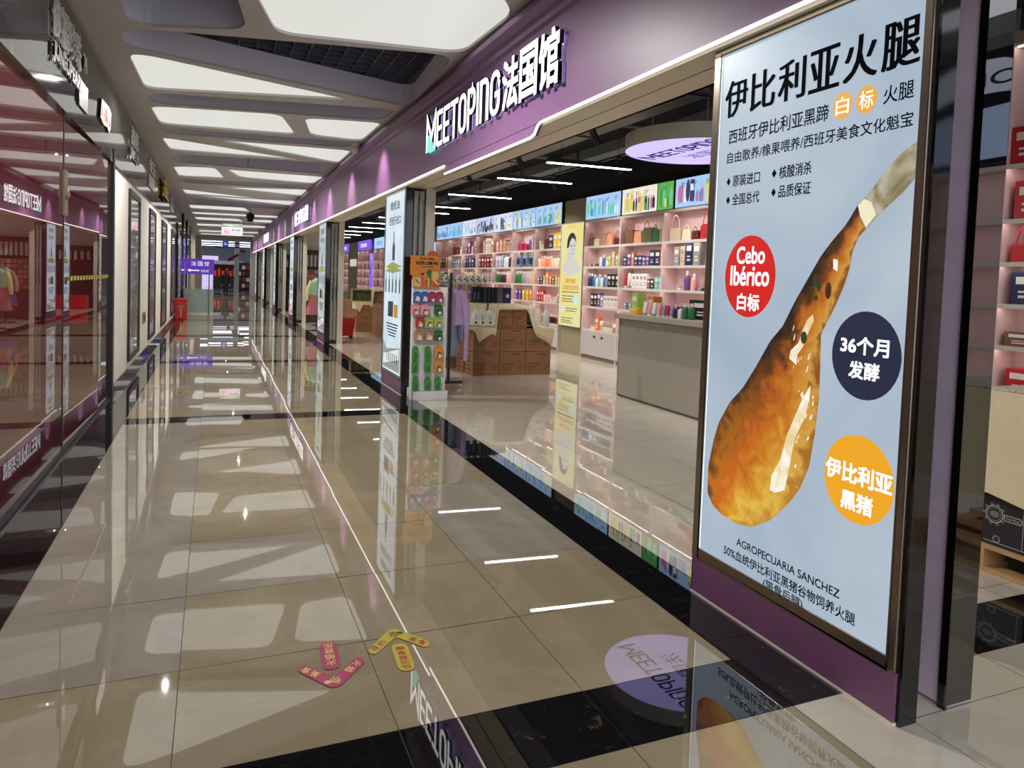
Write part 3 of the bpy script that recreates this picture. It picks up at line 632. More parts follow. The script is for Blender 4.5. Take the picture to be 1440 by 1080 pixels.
# other light box pillars
PY = [11.66, 19.68, 27.5, 35.4, 43.4, 51.4]
PL = ['light box pillar with bottle poster beside the pegboard display', 'light box pillar second beyond the pegboard display, beside the mannequin', 'light box pillar third beyond the pegboard display', 'light box pillar fourth beyond the pegboard display', 'light box pillar fifth beyond the pegboard display', 'light box pillar farthest down the corridor']
bg2 = noise_em('poster_pale', [(186, 206, 222), (196, 214, 228), (204, 220, 232), (214, 228, 238)], 1.5, .85)
bg3 = noise_em('poster_green', [(120, 140, 130), (170, 190, 190), (200, 214, 220), (150, 170, 120)], 5, .75)
bld = em('print_building', (150, 152, 150), .7); oliv = em('print_olive', (150, 160, 70), .7); bot = em('print_bottle', (40, 50, 52), .5); amb = em('print_amber', (190, 140, 60), .7)
for i, y in enumerate(PY):
    t = pillar(y, PL[i]); mb = MB(); mb.rect(.042, 1.284, .268, 3.025, T, 0, 0 if i % 2 == 0 else 1)
    ps = mb.build('poster', [bg2, bg3], t); mb = MB()
    mb.text('橄榄油', .35, .95, 2.78, 2.92, T, .002, 0, .01); mb.text('西班牙进口', .3, 1.05, 2.55, 2.68, T, .002, 0, .01)
    mb.flat([(.55, 2.0), (.72, 2.0), (.72, 2.2), (.66, 2.3), (.66, 2.45), (.61, 2.45), (.61, 2.3), (.55, 2.2)], T, .002, 2)
    mb.flat([(.1, 1.9), (.6, 1.98), (1.2, 1.9), (.6, 1.86)], T, .002, 1); mb.flat([(.1, 1.84), (.6, 1.92), (1.2, 1.84), (.6, 1.8)], T, .002, 1)
    for k in range(5): x = .12+k*.23; mb.flat([(x, 1.5), (x+.08, 1.5), (x+.08, 1.68), (x+.05, 1.74), (x+.05, 1.86), (x+.03, 1.86), (x+.03, 1.74), (x, 1.68)], T, .0025, 2)
    mb.rect(.35, .7, 1.12, 1.36, T, .002, 2); mb.rect(.75, 1.0, 1.12, 1.32, T, .002, 3)
    for k in range(5): mb.rect(.25+.04*k, 1.05-.04*k, 1.0-.045*k, 1.018-.045*k, T, .002, 0)
    mb.flat([(.06, .75), (.3, .6), (1.2, .68), (1.2, .3), (.06, .3)], T, .002, 4)
    mb.flat([(.1, .34), (.1, .5), (1.15, .66), (1.15, .5)], T, .0025, 5)
    for k in range(6): mb.rect(.35+k*.13, .39+k*.13, .42, .56, T, .003, 2)
    mb.build('printed_picture', [ink, oliv, bot, amb, bld, em('print_white', (220, 226, 228), .8)], ps)
    yn = y-1.345
    nm = ORD[i]
    mb = MB(); mb.box(2.88, 3.02, yn+.02, y, 0, 3.08); struct(mb.build('trim_%d' % (10+i), cream_m))
    for d in range(2):
        q = thing('folding_door', 'grey folding door leaf %s the shop, folded behind %s' % ('nearest' if d else 'farthest from', 'the bottle poster pillar' if i == 0 else nm+' light box pillar past the ham poster'), 'door', (2.70+d*.085, yn, 0), 0, 'folded grey shop doors')
        mb = MB(); mb.box(0, .07, .03, 1.2, .1, 3.02); mb.build('leaf', grey_door, q, bevel=.006)
        mb = MB(); mb.box(-.004, .074, .02, 1.2, .02, .1); mb.build('bottom_rail', black_mt, q)
        mb = MB(); mb.box(.05, .062, .024, .032, 1.9, 2.9); mb.box(.05, .062, .024, .032, 1.1, 1.8); mb.build('glass_slot', black_gl, q)
        mb = MB(); mb.tube([(.03, .03, 1.38), (.03, -.03, 1.40), (.03, -.04, 1.5), (.03, -.03, 1.6), (.03, .03, 1.62)], .01); mb.build('handle', chrome, q)
# purple slab behind the near pillar
mb = MB(); mb.box(2.885, 3.03, 2.0, 3.33, 0.01, 3.08, 0); mb.box(2.87, 3.032, 1.992, 2.0, 0.02, 3.08, 2); mb.box(2.872, 2.885, 1.995, 2.03, 0, 3.08, 1); struct(mb.build('trim_20', [pm('lilac_panel', (234, 214, 240), .45), black_gl, black_mirror]))

SPOTS = []; put_later = []

# ------------------------------------------------------------------ shop shell
XB = 8.05
mb = MB(); mb.box(8.42, 8.55, -6, 54, 0, 5.0); struct(mb.build('wall_back', olive_w))
mb = MB(); mb.box(8.30, 8.42, -6, 54, 3.76, 5.0); struct(mb.build('wall_back_upper', black_c))
mb = MB(); mb.box(2.97, 8.55, -.5, 54, 4.9, 5.0); struct(mb.build('ceiling_shop', black_c))
mb = MB(); mb.box(8.02, 8.42, 5.32, 10.2, 0, 4.9); struct(mb.build('trim_30', black_gl))
mb = MB(); mb.box(8.12, 8.42, 15.02, 16.23, 0, 3.78); struct(mb.build('trim_31', olive_w))
mb = MB(); mb.box(8.05, 8.42, 27.22, 36.2, 0, 3.78); mb.box(8.05, 8.42, 43.92, 47.08, 0, 3.78); struct(mb.build('trim_32', olive_w))
# ducts, tracks, hanging lamps
for i, (x, y0, y1, z, w_) in enumerate([(5.5, -2, 30, 4.25, .22), (7.2, -2, 34, 4.4, .18), (3.9, 3, 40, 4.35, .12)]):
    t = thing('ceiling_duct', ['wide dark duct under the black shop ceiling, above the linear lamps', 'dark duct nearest the back wall under the black shop ceiling', 'thin dark duct nearest the shop front under black ceiling'][i], 'duct', (x, y0, z), 0, 'dark ceiling ducts')
    mb = MB(); mb.box(-w_, w_, 0, y1-y0, -.1, .1); mb.build('duct_body', duct_m, t)
    mb = MB()
    for k in range(int((y1-y0)/3)): mb.box(-w_-.02, w_+.02, k*3+.5, k*3+.55, -.12, .12)
    mb.build('flanges', black_mt, t)
    for k in range(2):
        mb = MB(); mb.box(-.006, .006, k*10+2, k*10+2.012, .1, 4.9-z); mb.build('hanger', black_mt, t)
for i, (p0, p1) in enumerate([((3.0, 6.6, 4.5), (8.2, 6.2, 4.5)), ((3.0, 11, 4.55), (8.2, 11.0, 4.55)), ((3.0, 14.5, 4.5), (8.2, 14.5, 4.5)), ((3.0, 18.5, 4.5), (8.2, 18.6, 4.5)), ((3, 24, 4.5), (8.2, 24, 4.5))]):
    mb = MB(); mb.tube([p0, p1], .05); tag(mb.build('ceiling_pipe', pm('pipe_grey', (96, 96, 94), .5)), 'grey pipe crossing under black shop ceiling, %s from the viewer' % ORD[i], 'pipe', 'pipes under the shop ceiling')
for i, (x, y0, y1) in enumerate([(6.4, 9.6, 25), (4.8, 5, 24)]):
    t = thing('track_rail', 'black lamp track %s hanging under the shop ceiling' % ['nearer the back shelves', 'nearer the shop front'][i], 'lamp track', (x, y0, 3.95))
    mb = MB(); mb.box(-.018, .018, 0, y1-y0, -.015, .02); mb.build('rail', black_mt, t)
    for k in range(int((y1-y0)/2.5)): mb = MB(); mb.box(-.004, .004, k*2.5+1, k*2.5+1.008, .02, .95); mb.build('suspension_wire', black_mt, t)
    for k in range(6):
        y = y0+1.2+k*2.6
        q = thing('track_spotlight', 'black spotlight, %s along the track %s' % (ORD[k], ['nearer the back shelves', 'nearer the shop front'][i]), 'spotlight', (x, y, 3.93), 0, 'black track spotlights')
        mb = MB(); mb.box(-.02, .02, -.06, .06, -.03, 0.005); mb.tube([(0, 0, -.02), (0, 0, -.1)], .01); mb.build('mount', black_mt, q)
        mb = MB(); mb.tube([(-.03, 0, -.08), (.08, 0, -.27)], .05, 12); mb.build('lamp_head', black_mt, q)
        SPOTS.append((x+.1, y, 3.63))
L0 = [(5.62, 10.4), (5.6, 12.5), (5.62, 15.6), (5.65, 18.6), (5.65, 20.5), (5.65, 23.2), (5.65, 26), (5.65, 28.8), (5.65, 31.6), (5.65, 34.4), (5.65, 37.2), (5.65, 40), (5.65, 43)]
lamp0 = None
for i, (x, y) in enumerate(L0):
    lb = 'white linear lamp hanging crosswise in the shop, number %s from the front' % (ORD[i] if i < 13 else ['fourteenth', 'fifteenth', 'sixteenth'][i-13])
    if lamp0 is None:
        lamp0 = thing('linear_lamp', lb, 'lamp', (x, y, 3.66), -.085, 'linear hanging lamps')
        mb = MB(); mb.box(-.75, .75, -.04, .04, .0, .07); mb.build('housing', black_mt, lamp0)
        mb = MB(); mb.box(-.74, .74, -.03, .03, -.012, .0); mb.build('diffuser', white_led, lamp0)
        for sx in (-.5, .5):
            mb = MB(); mb.box(sx-.003, sx+.003, -.003, .003, .07, 1.24); mb.build('wire', black_mt, lamp0)
    else: copy_tree(lamp0, (x, y, 3.66), lb)
t = thing('disc_sign', 'round violet lit ceiling disc with dark lettering hanging inside the shop', 'sign', (5.97, 8.0, 3.55))
mb = MB(); n = 64
mb.add([(.985*math.cos(2*PI*k/n), .985*math.sin(2*PI*k/n), z) for z in (0, .2) for k in range(n)], [(k, (k+1) % n, (k+1) % n+n, k+n) for k in range(n)]+[tuple(range(n, 2*n))])
mb.build('rim', pm('disc_rim', (200, 198, 182), .5), t)
mb = MB(); T = frame((0, 0, .004), (0, -1, 0), (-1, 0, 0)); mb.ell(0, 0, .975, .975, T, 0, 0, 64); ds = mb.build('lit_face', em('disc_violet', (186, 176, 252), 1.0), t)
mb = MB(); xo = -.72
for ch, wd in zip('MEETOPInG', [.46, .26, .26, .29, .28, .28, .065, .28, .29]):
    for pts, cl in glyph(ch, wd*.9, .43): mb.ribbon([(-.8+(xo+.72+p[0])*.64, p[1]*.66+.17) for p in pts], .03, T, .002, .006, bool(cl))
    xo += wd*.9+.037
mb.text('法国馆', -.4, .5, -.25, .03, T, .003, 0, .0)
mb.build('lettering', ink, ds)
for k in range(3):
    a = 2*PI*k/3; mb = MB(); mb.box(.7*math.cos(a)-.004, .7*math.cos(a)+.004, .7*math.sin(a)-.004, .7*math.sin(a)+.004, .2, 1.35); mb.build('wire', steel, t)

# ------------------------------------------------------------------ shelf units
ROWZ = [.68, 1.22, 1.68, 2.14, 2.61, 3.21]
def shelf_unit(y0, y1, label, x=XB):
    t = thing('shelf_unit', label, 'shelf', (x, y0, 0), 0, 'pink wall shelves'); L = y1-y0; D = .36
    mb = MB(); mb.box(D-.02, D, .02, L-.02, .66, 3.21); mb.build('back_panel', pink_m, t)
    for a in (0, L-.022):
        mb = MB(); mb.box(0, D, a, a+.022, 0, 3.21); o = mb.build('side_panel', pink_m, t)
        mb = MB(); mb.box(-.006, 0, a, a+.022, 0, 3.21); mb.build('edge_strip', shelf_e, o)
    for i, z in enumerate(ROWZ):
        mb = MB(); mb.box(0, D-.02, .022, L-.022, z-.03, z); o = mb.build('shelf_board', pink_m, t)
        mb = MB(); mb.box(-.006, 0, .022, L-.022, z-.048, z+.004); mb.build('edge_strip', shelf_e, o)
        if i:
            mb = MB(); mb.box(.006, .03, .05, L-.05, z-.036, z-.03); mb.build('shelf_light', shelf_led, o)
    mb = MB(); mb.box(.03, D, .022, L-.022, .0, .08); mb.build('plinth', pm('plinth_dark', (120, 110, 108), .5), t)
    for k in range(2):
        a = .022+(L-.044)/2*k; mb = MB(); mb.box(0, .02, a+.003, a+(L-.044)/2-.003, .09, .645); d = mb.build('door', grey_cab, t)
        mb = MB(); mb.box(-.012, 0, a+.55 if k == 0 else a+.12, a+.63 if k == 0 else a+.2, .5, .56); mb.build('knob', pm('knob_dark', (90, 84, 80), .4, metal=.5), d, bevel=.003)
    return t
shelf_led = em('shelf_light_warm', (255, 238, 224), 10.0)
RB = [(13.4, 15.0), (11.8, 13.4), (10.2, 11.8)]; LB = [(16.25, 17.85), (17.85, 19.45), (19.45, 21.02), (21.02, 22.58), (22.58, 24.05), (24.05, 25.62), (25.62, 27.2)]
RN = ['bay just right of yellow poster', 'second bay right of yellow poster', 'bay beside the ham light box']
LN = ['bay just left of yellow poster']+['%s bay left of yellow poster' % o for o in ORD[1:7]]
for (a, b), n in zip(RB, RN): shelf_unit(a, b, 'pink lit wall shelf, '+n)
for (a, b), n in zip(LB, LN): shelf_unit(a, b, 'pink lit wall shelf, '+n)
NB = [(3.72, 5.3), (2.12, 3.7), (.52, 2.1), (-1.08, .5), (-2.68, -1.1)]
for i, (a, b) in enumerate(NB): shelf_unit(a, b, 'pink lit wall shelf at right edge, %s from the dark corner column' % ORD[i])

# tall upper niche over the unit at the right edge
t = thing('upper_niche', 'pink upper shelf niche with red boxes at right edge, above the tall shelf', 'shelf', (XB, 3.72, 3.215))
mb = MB(); mb.box(.34, .36, 0, 1.58, 0, 1.6); mb.build('back_panel', pink_m, t)
for a in (0, 1.558): mb = MB(); mb.box(0, .34, a, a+.022, 0, 1.6); mb.build('side_panel', pink_m, t)
mb = MB(); mb.box(0, .34, .022, 1.558, 1.28, 1.31); o = mb.build('shelf_board', pink_m, t); mb = MB(); mb.box(.006, .03, .05, 1.53, 1.27, 1.28); mb.build('shelf_light', shelf_led, o)
for k in range(3): put_later.append(('box', 'red', XB+.14, 5.1-.42*k, 3.222, .2, .34, .4, '%s red box from left in upper niche at right edge' % ORD[k], 'red boxes in the upper niche')); put_later.append(('box', 'red', XB+.14, 5.12-.42*k, 4.53, .2, .3, .28, '%s red box from left above the upper niche at right edge' % ORD[k], 'red boxes above the upper niche'))
# ------------------------------------------------------------------ screens and posters over the shelves
sc_cols = [em('s%d' % i, c, .75) for i, c in enumerate([(120, 190, 230), (70, 150, 210), (240, 240, 245), (110, 205, 180), (230, 220, 120), (60, 70, 110), (200, 120, 170), (240, 190, 120), (60, 160, 70), (30, 40, 50)])]
sc_bg = [em('screen_blue', (172, 208, 248), .78), em('screen_pale', (205, 214, 236), .9), em('screen_green', (96, 176, 74), .8), em('screen_cream', (230, 222, 206), .9), em('screen_white_black', (190, 205, 235), .9), em('screen_amber', (236, 186, 92), .85)]
def screen(y1, y0, bg, label, style):    # y1 is the left end as seen from the corridor
    t = thing('lit_picture_panel', label, 'light box', (XB, y1, 3.22), 0, 'lit pictures above the shelves'); L = y1-y0
    mb = MB(); mb.box(.0, .25, -L+.01, -.01, 0, .55); mb.build('housing', black_mt, t)
    T = FX(-.002, 0, 0); mb = MB(); mb.rect(.012, L-.012, .01, .54, T, 0, 0); p = mb.build('lit_face', sc_bg[bg], t)
    mb = MB(); q = random.Random(int(y1*100)); n = int(L*10)
    for k in range(n):
        x = .06+(L-.16)*k/n+q.uniform(0, .05); h = q.uniform(.16, .42); z = q.uniform(.03, .1); w_ = q.uniform(.05, .11); m = q.choice(style)
        kind = q.random()
        if kind < .45: mb.flat(rounded([(x, z), (x+w_, z), (x+w_, z+h*.75), (x+w_*.65, z+h*.85), (x+w_*.65, z+h), (x+w_*.35, z+h), (x+w_*.35, z+h*.85), (x, z+h*.75)], .012, 2), T, .001+.0002*(k % 5), m)
        elif kind < .75: mb.rect(x, x+w_*1.2, z, z+h, T, .001+.0002*(k % 5), m); mb.rect(x+.01, x+w_, z+h*.5, z+h*.8, T, .0025, q.choice(style))
        else: mb.ell(x+w_/2, z+h/2, w_*.6, h/2, T, .001+.0002*(k % 5), m, 16)
        if k % 4 == 1:
            for j in range(3): mb.rect(x, x+.13-.03*j, .44-.03*j, .452-.03*j, T, .003, 5)
    mb.build('artwork', sc_cols, p)
screen(15.0, 13.42, 0, 'lit picture of pale blue bottles above bay right of yellow poster', [0, 1, 3, 3, 2])
screen(13.38, 12.05, 3, 'lit cream picture with dark brushes and pink figure above the shelves', [5, 6, 9, 4, 7, 8])
screen(12.05, 11.5, 2, 'narrow bright green lit picture above the shelves', [8, 3, 4, 8])
screen(11.46, 10.2, 0, 'lit blue picture of many small items beside the ham light box', [2, 5, 4, 6, 1])
for (a, b), n, bg, st in zip(LB, LN, [0, 0, 1, 4, 1, 0, 0], [[3, 0, 4, 1], [4, 8, 2, 1], [1, 5, 2, 4], [9, 9, 2, 9], [2, 0, 6], [1, 0, 0], [5, 0, 1]]):
    screen(b, a, bg, 'lit product picture above the '+n, st)
t = thing('small_lit_sign', 'small pale blue lit sign at far left end of the pink shelves', 'sign', (XB-.02, 28.2, 2.75)); mb = MB(); mb.box(0, .05, -.9, 0, 0, .42); mb.build('lit_face', sc_bg[0], t)
# yellow portrait poster
t = thing('portrait_poster', 'tall yellow lit poster with portrait of a woman with dark hair', 'poster', (XB-.02, 16.21, .67))
mb = MB(); mb.box(0, .12, -1.19, 0, 0, 2.54); mb.build('housing', steel, t)
T = FX(-.002, 0, 0); mb = MB(); mb.rect(.02, 1.17, .02, 2.52, T, 0, 0)
yp = noise_em('poster_yellow', [(244, 228, 140), (240, 234, 160), (236, 236, 180), (246, 218, 156)], 1.1, .72, (.35, .5, .62, .75), .5)
ps = mb.build('lit_face', yp, t)
skin = em('portrait_skin', (206, 198, 196), .85); hair = em('portrait_hair', (40, 34, 34), .6); shade = em('portrait_line', (150, 138, 138), .8); orng = em('poster_orange', (206, 130, 30), .9); gry = em('poster_text', (120, 116, 80), .8); aq = em('poster_aqua', (180, 214, 240), .9)
mb = MB()
mb.flat(rounded([(.12, 1.38), (.2, 1.52), (.42, 1.60), (.5, 1.72), (.72, 1.72), (.78, 1.6), (1.0, 1.54), (1.08, 1.38), (.7, 1.26), (.4, 1.28)], .06), T, .001, 0)   # shoulders and neck
mb.flat(rounded([(.34, 1.9), (.36, 2.14), (.48, 2.28), (.68, 2.3), (.82, 2.16), (.82, 1.98), (.6, 2.1), (.46, 1.95)], .08), T, .0012, 1)  # hair
mb.flat(rounded([(.46, 1.86), (.48, 2.06), (.62, 2.18), (.8, 2.1), (.83, 1.9), (.76, 1.72), (.66, 1.66), (.52, 1.74)], .07), T, .0016, 0)  # face
for q in [(.57, 1.97, .045, .012), (.745, 1.97, .035, .012)]: mb.ell(*q, T, .002, 1, 12)
for q in [(.57, 2.005, .05, .006), (.75, 2.005, .04, .006)]: mb.ell(*q, T, .002, 1, 12)
mb.flat([(.67, 1.96), (.69, 1.86), (.64, 1.855)], T, .002, 2); mb.ell(.66, 1.785, .05, .014, T, .002, 2, 12)
for k in range(4): mb.flat(rounded([(.33+k*.05, 1.5), (.37+k*.05, 1.5), (.46+k*.04, 1.88-.05*k), (.43+k*.04, 1.9-.05*k)], .015), T, .0022+.0002*k, 0)   # fingers along the cheek
mb.flat(rounded([(.28, 1.24), (.52, 1.24), (.54, 1.55), (.34, 1.56)], .05), T, .0021, 0)
for k in range(3): mb.flat([(.36+k*.055, 1.52), (.365+k*.055, 1.52), (.46+k*.045, 1.84-.04*k), (.455+k*.045, 1.84-.04*k)], T, .003, 2)
mb.build('portrait', [skin, hair, shade], ps)
mb = MB(); mb.text('瞬时美颜', .36, .86, 1.06, 1.18, T, .002, 0, .02); mb.text('立焕新生修护肌', .18, 1.04, .9, 1.02, T, .002, 0, .02)
mb.text('MEETOPING', .36, .8, 2.42, 2.46, T, .002, 0); 
for k, (a, b, z) in enumerate([(.14, 1.06, .84), (.16, .8, .74), (.16, .74, .67), (.16, .78, .61), (.4, 1.0, .44), (.4, .92, .38), (.16, .8, .2), (.16, .7, .14), (.16, .76, .09)]): mb.rect(a, b, z, z+.022, T, .002, 1)
for x, z in ((.84, .58), (.16, .34)): mb.flat(rounded([(x, z), (x+.14, z), (x+.14, z+.15), (x+.09, z+.2), (x+.05, z+.2), (x, z+.15)], .02), T, .002, 2)
mb.build('lettering', [orng, gry, aq], ps)

# ------------------------------------------------------------------ goods on the shelves
COL = {'white': (228, 224, 218), 'cream': (230, 214, 180), 'pink': (228, 160, 160), 'peach': (226, 160, 124), 'orange': (222, 126, 50), 'red': (186, 36, 44), 'maroon': (98, 22, 34), 'brown': (122, 84, 62), 'tan': (176, 140, 112), 'green': (44, 110, 58), 'olive': (96, 98, 62), 'lime': (164, 196, 84), 'teal': (110, 180, 178), 'blue': (48, 100, 176), 'navy': (34, 42, 84), 'slate': (112, 134, 160), 'lilac': (190, 170, 206), 'purple': (104, 66, 140), 'magenta': (176, 30, 88), 'yellow': (222, 186, 40), 'black': (26, 25, 28), 'grey': (150, 146, 146), 'beige': (206, 184, 158)}
def cm(c): return pm('goods_'+c, COL[c], .4, var=.1, nscale=20)
PROTO = {}
def proto(kind, c):
    if (kind, c) in PROTO: return PROTO[(kind, c)]
    m = cm(c); res = []
    lt = cm('white') if c not in ('white', 'cream', 'beige') else cm('grey'); dk = cm('black')
    T = FX(-.5, .5, 0)
    if kind == 'box':
        a = MB(); a.box(-.5, .5, -.5, .5, 0, 1); res = [('carton', a.mesh('carton', m, .02))]
        b = MB(); b.rect(.15, .85, .62, .84, T, .01); b.rect(.25, .75, .2, .28, T, .01); b.rect(.25, .65, .36, .42, T, .01); res.append(('printed_label', b.mesh('printed_label', lt)))
    elif kind == 'bottle':
        a = MB(); a.lathe([(.44, 0), (.5, .03), (.5, .62), (.42, .7), (.18, .76), (.18, .8)]); res = [('bottle_body', a.mesh('bottle_body', m, 0, True))]
        b = MB(); b.lathe([(.22, .78), (.22, .98), (.18, 1.0)]); res.append(('cap', b.mesh('cap', lt if c not in ('white',) else cm('grey'), 0, True)))
    elif kind == 'tube':
        a = MB(); n = 10; v = []
        for z, rx, ry in [(.16, .36, .36), (.5, .42, .3), (1, .48, .06)]: v += [(ry*math.cos(2*PI*k/n), rx*math.sin(2*PI*k/n), z) for k in range(n)]
        a.add(v, [(i*n+k, i*n+(k+1) % n, (i+1)*n+(k+1) % n, (i+1)*n+k) for i in range(2) for k in range(n)]+[tuple(range(n-1, -1, -1)), tuple(range(2*n, 3*n))]); res = [('tube_body', a.mesh('tube_body', m, 0, True))]
        b = MB(); b.lathe([(.34, 0), (.34, .17)]); res.append(('cap', b.mesh('cap', lt)))
    elif kind == 'jar':
        a = MB(); a.lathe([(.48, 0), (.5, .05), (.5, .6), (.46, .66)]); res = [('jar_body', a.mesh('jar_body', m, 0, True))]
        b = MB(); b.lathe([(.51, .64), (.51, .95), (.46, 1.0)]); res.append(('lid', b.mesh('lid', lt if c != 'white' else cm('beige'), 0, True)))
    elif kind == 'bag':
        a = MB(); P = [(-.5, 0), (.5, 0), (.44, .62), (.3, .72), (-.3, .72), (-.44, .62)]
        a.prism(P, frame((0, 0, 0), (0, -1, 0), (0, 0, 1)), -.45, .45); res = [('bag_body', a.mesh('bag_body', m, .04))]
        b = MB(); b.tube([(-.46, -.24, .68), (-.46, -.2, .88), (-.46, 0, 1.0), (-.46, .2, .88), (-.46, .24, .68)], .035, 6); res.append(('handle', b.mesh('handle', m, 0, True)))
    elif kind == 'hoopbag':
        a = MB(); P = [(-.5, 0), (.5, 0), (.5, .42), (.42, .5), (-.42, .5), (-.5, .42)]
        a.prism(P, frame((0, 0, 0), (0, -1, 0), (0, 0, 1)), -.45, .45); res = [('bag_body', a.mesh('bag_body', m, .05))]
        b = MB(); b.tube([(-.4, .34*math.cos(PI*k/10), .46+.52*math.sin(PI*k/10)) for k in range(11)], .03, 6); res.append(('handle', b.mesh('handle', m, 0, True)))
    elif kind == 'carrier':
        a = MB(); P = [(-.5, 0), (.5, 0), (.5, .8), (-.5, .8)]
        a.prism(P, frame((0, 0, 0), (0, -1, 0), (0, 0, 1)), -.45, .45); res = [('bag_body', a.mesh('bag_body', m, .02))]
        b = MB(); b.tube([(-.46, -.2, .8), (-.46, -.12, .97), (-.46, .12, .97), (-.46, .2, .8)], .03, 6); res.append(('handle', b.mesh('handle', lt, 0, True)))
        d = MB(); d.rect(.25, .75, .2, .6, FX(-.5, .5, 0), .06); res.append(('printed_label', d.mesh('printed_label', dk)))
    PROTO[(kind, c)] = res; return res
NAMES = {'box': ('product_box', 'box'), 'bottle': ('product_bottle', 'bottle'), 'tube': ('product_tube', 'tube'), 'jar': ('product_jar', 'jar'), 'bag': ('handbag', 'bag'), 'hoopbag': ('hoop_handle_bag', 'bag'), 'carrier': ('carrier_bag', 'bag')}
def put(kind, c, x, y, z, dx, dy, dz, label, group, rz=0.0):
    nm, cat = NAMES[kind]; t = thing(nm, label, cat, (x, y, z), rz, group); t.scale = (dx, dy, dz)
    for pn, me in proto(kind, c):
        o = bpy.data.objects.new(pn, me); C.objects.link(o); o.parent = t
    return t
RWN = ['lowest', 'fourth', 'third', 'second', 'top']
K = {'x': 'box', 'b': 'bottle', 't': 'tube', 'j': 'jar', 'g': 'bag', 'h': 'hoopbag', 'c': 'carrier'}
def fill(bay, name, rowi, spec):
    """spec: tokens kind:colour:width:height placed left to right (as seen from the corridor, towards smaller y)"""
    y0, y1 = bay; z = ROWZ[rowi]; toks = []
    for tk in spec.split():
        p = tk.split(':'); n = int(p[4]) if len(p) > 4 else 1
        toks += [p]*n
    tot = sum(float(p[2]) if p[0] != '_' else float(p[1]) for p in toks); gap = max(.012, (y1-y0-.14-tot)/(len(toks)+1)); gap = min(gap, .1)
    y = y1-.07-max(0, (y1-y0-.14-tot-gap*(len(toks)-1))/2); cnt = 0; tot_n = sum(1 for p in toks if p[0] != '_')
    for p in toks:
        if p[0] == '_': y -= float(p[1]); continue
        kd = K[p[0]]; w_ = float(p[2]); h = float(p[3]); dx = min(.24, w_) if kd in ('bottle', 'tube', 'jar') else min(.2, max(.06, w_*.7))
        put(kd, p[1], XB+.04+dx/2+.02, y-w_/2, z+.001, dx, w_, h, '%s %s, %s from left on %s shelf, %s' % (p[1], {'hoopbag': 'hoop bag', 'carrier': 'carrier bag', 'bag': 'handbag'}.get(kd, kd), ORD[cnt] if cnt < 13 else 'last', RWN[rowi], name), 'goods on the %s shelf, %s' % (RWN[rowi], name))
        y -= w_+gap; cnt += 1
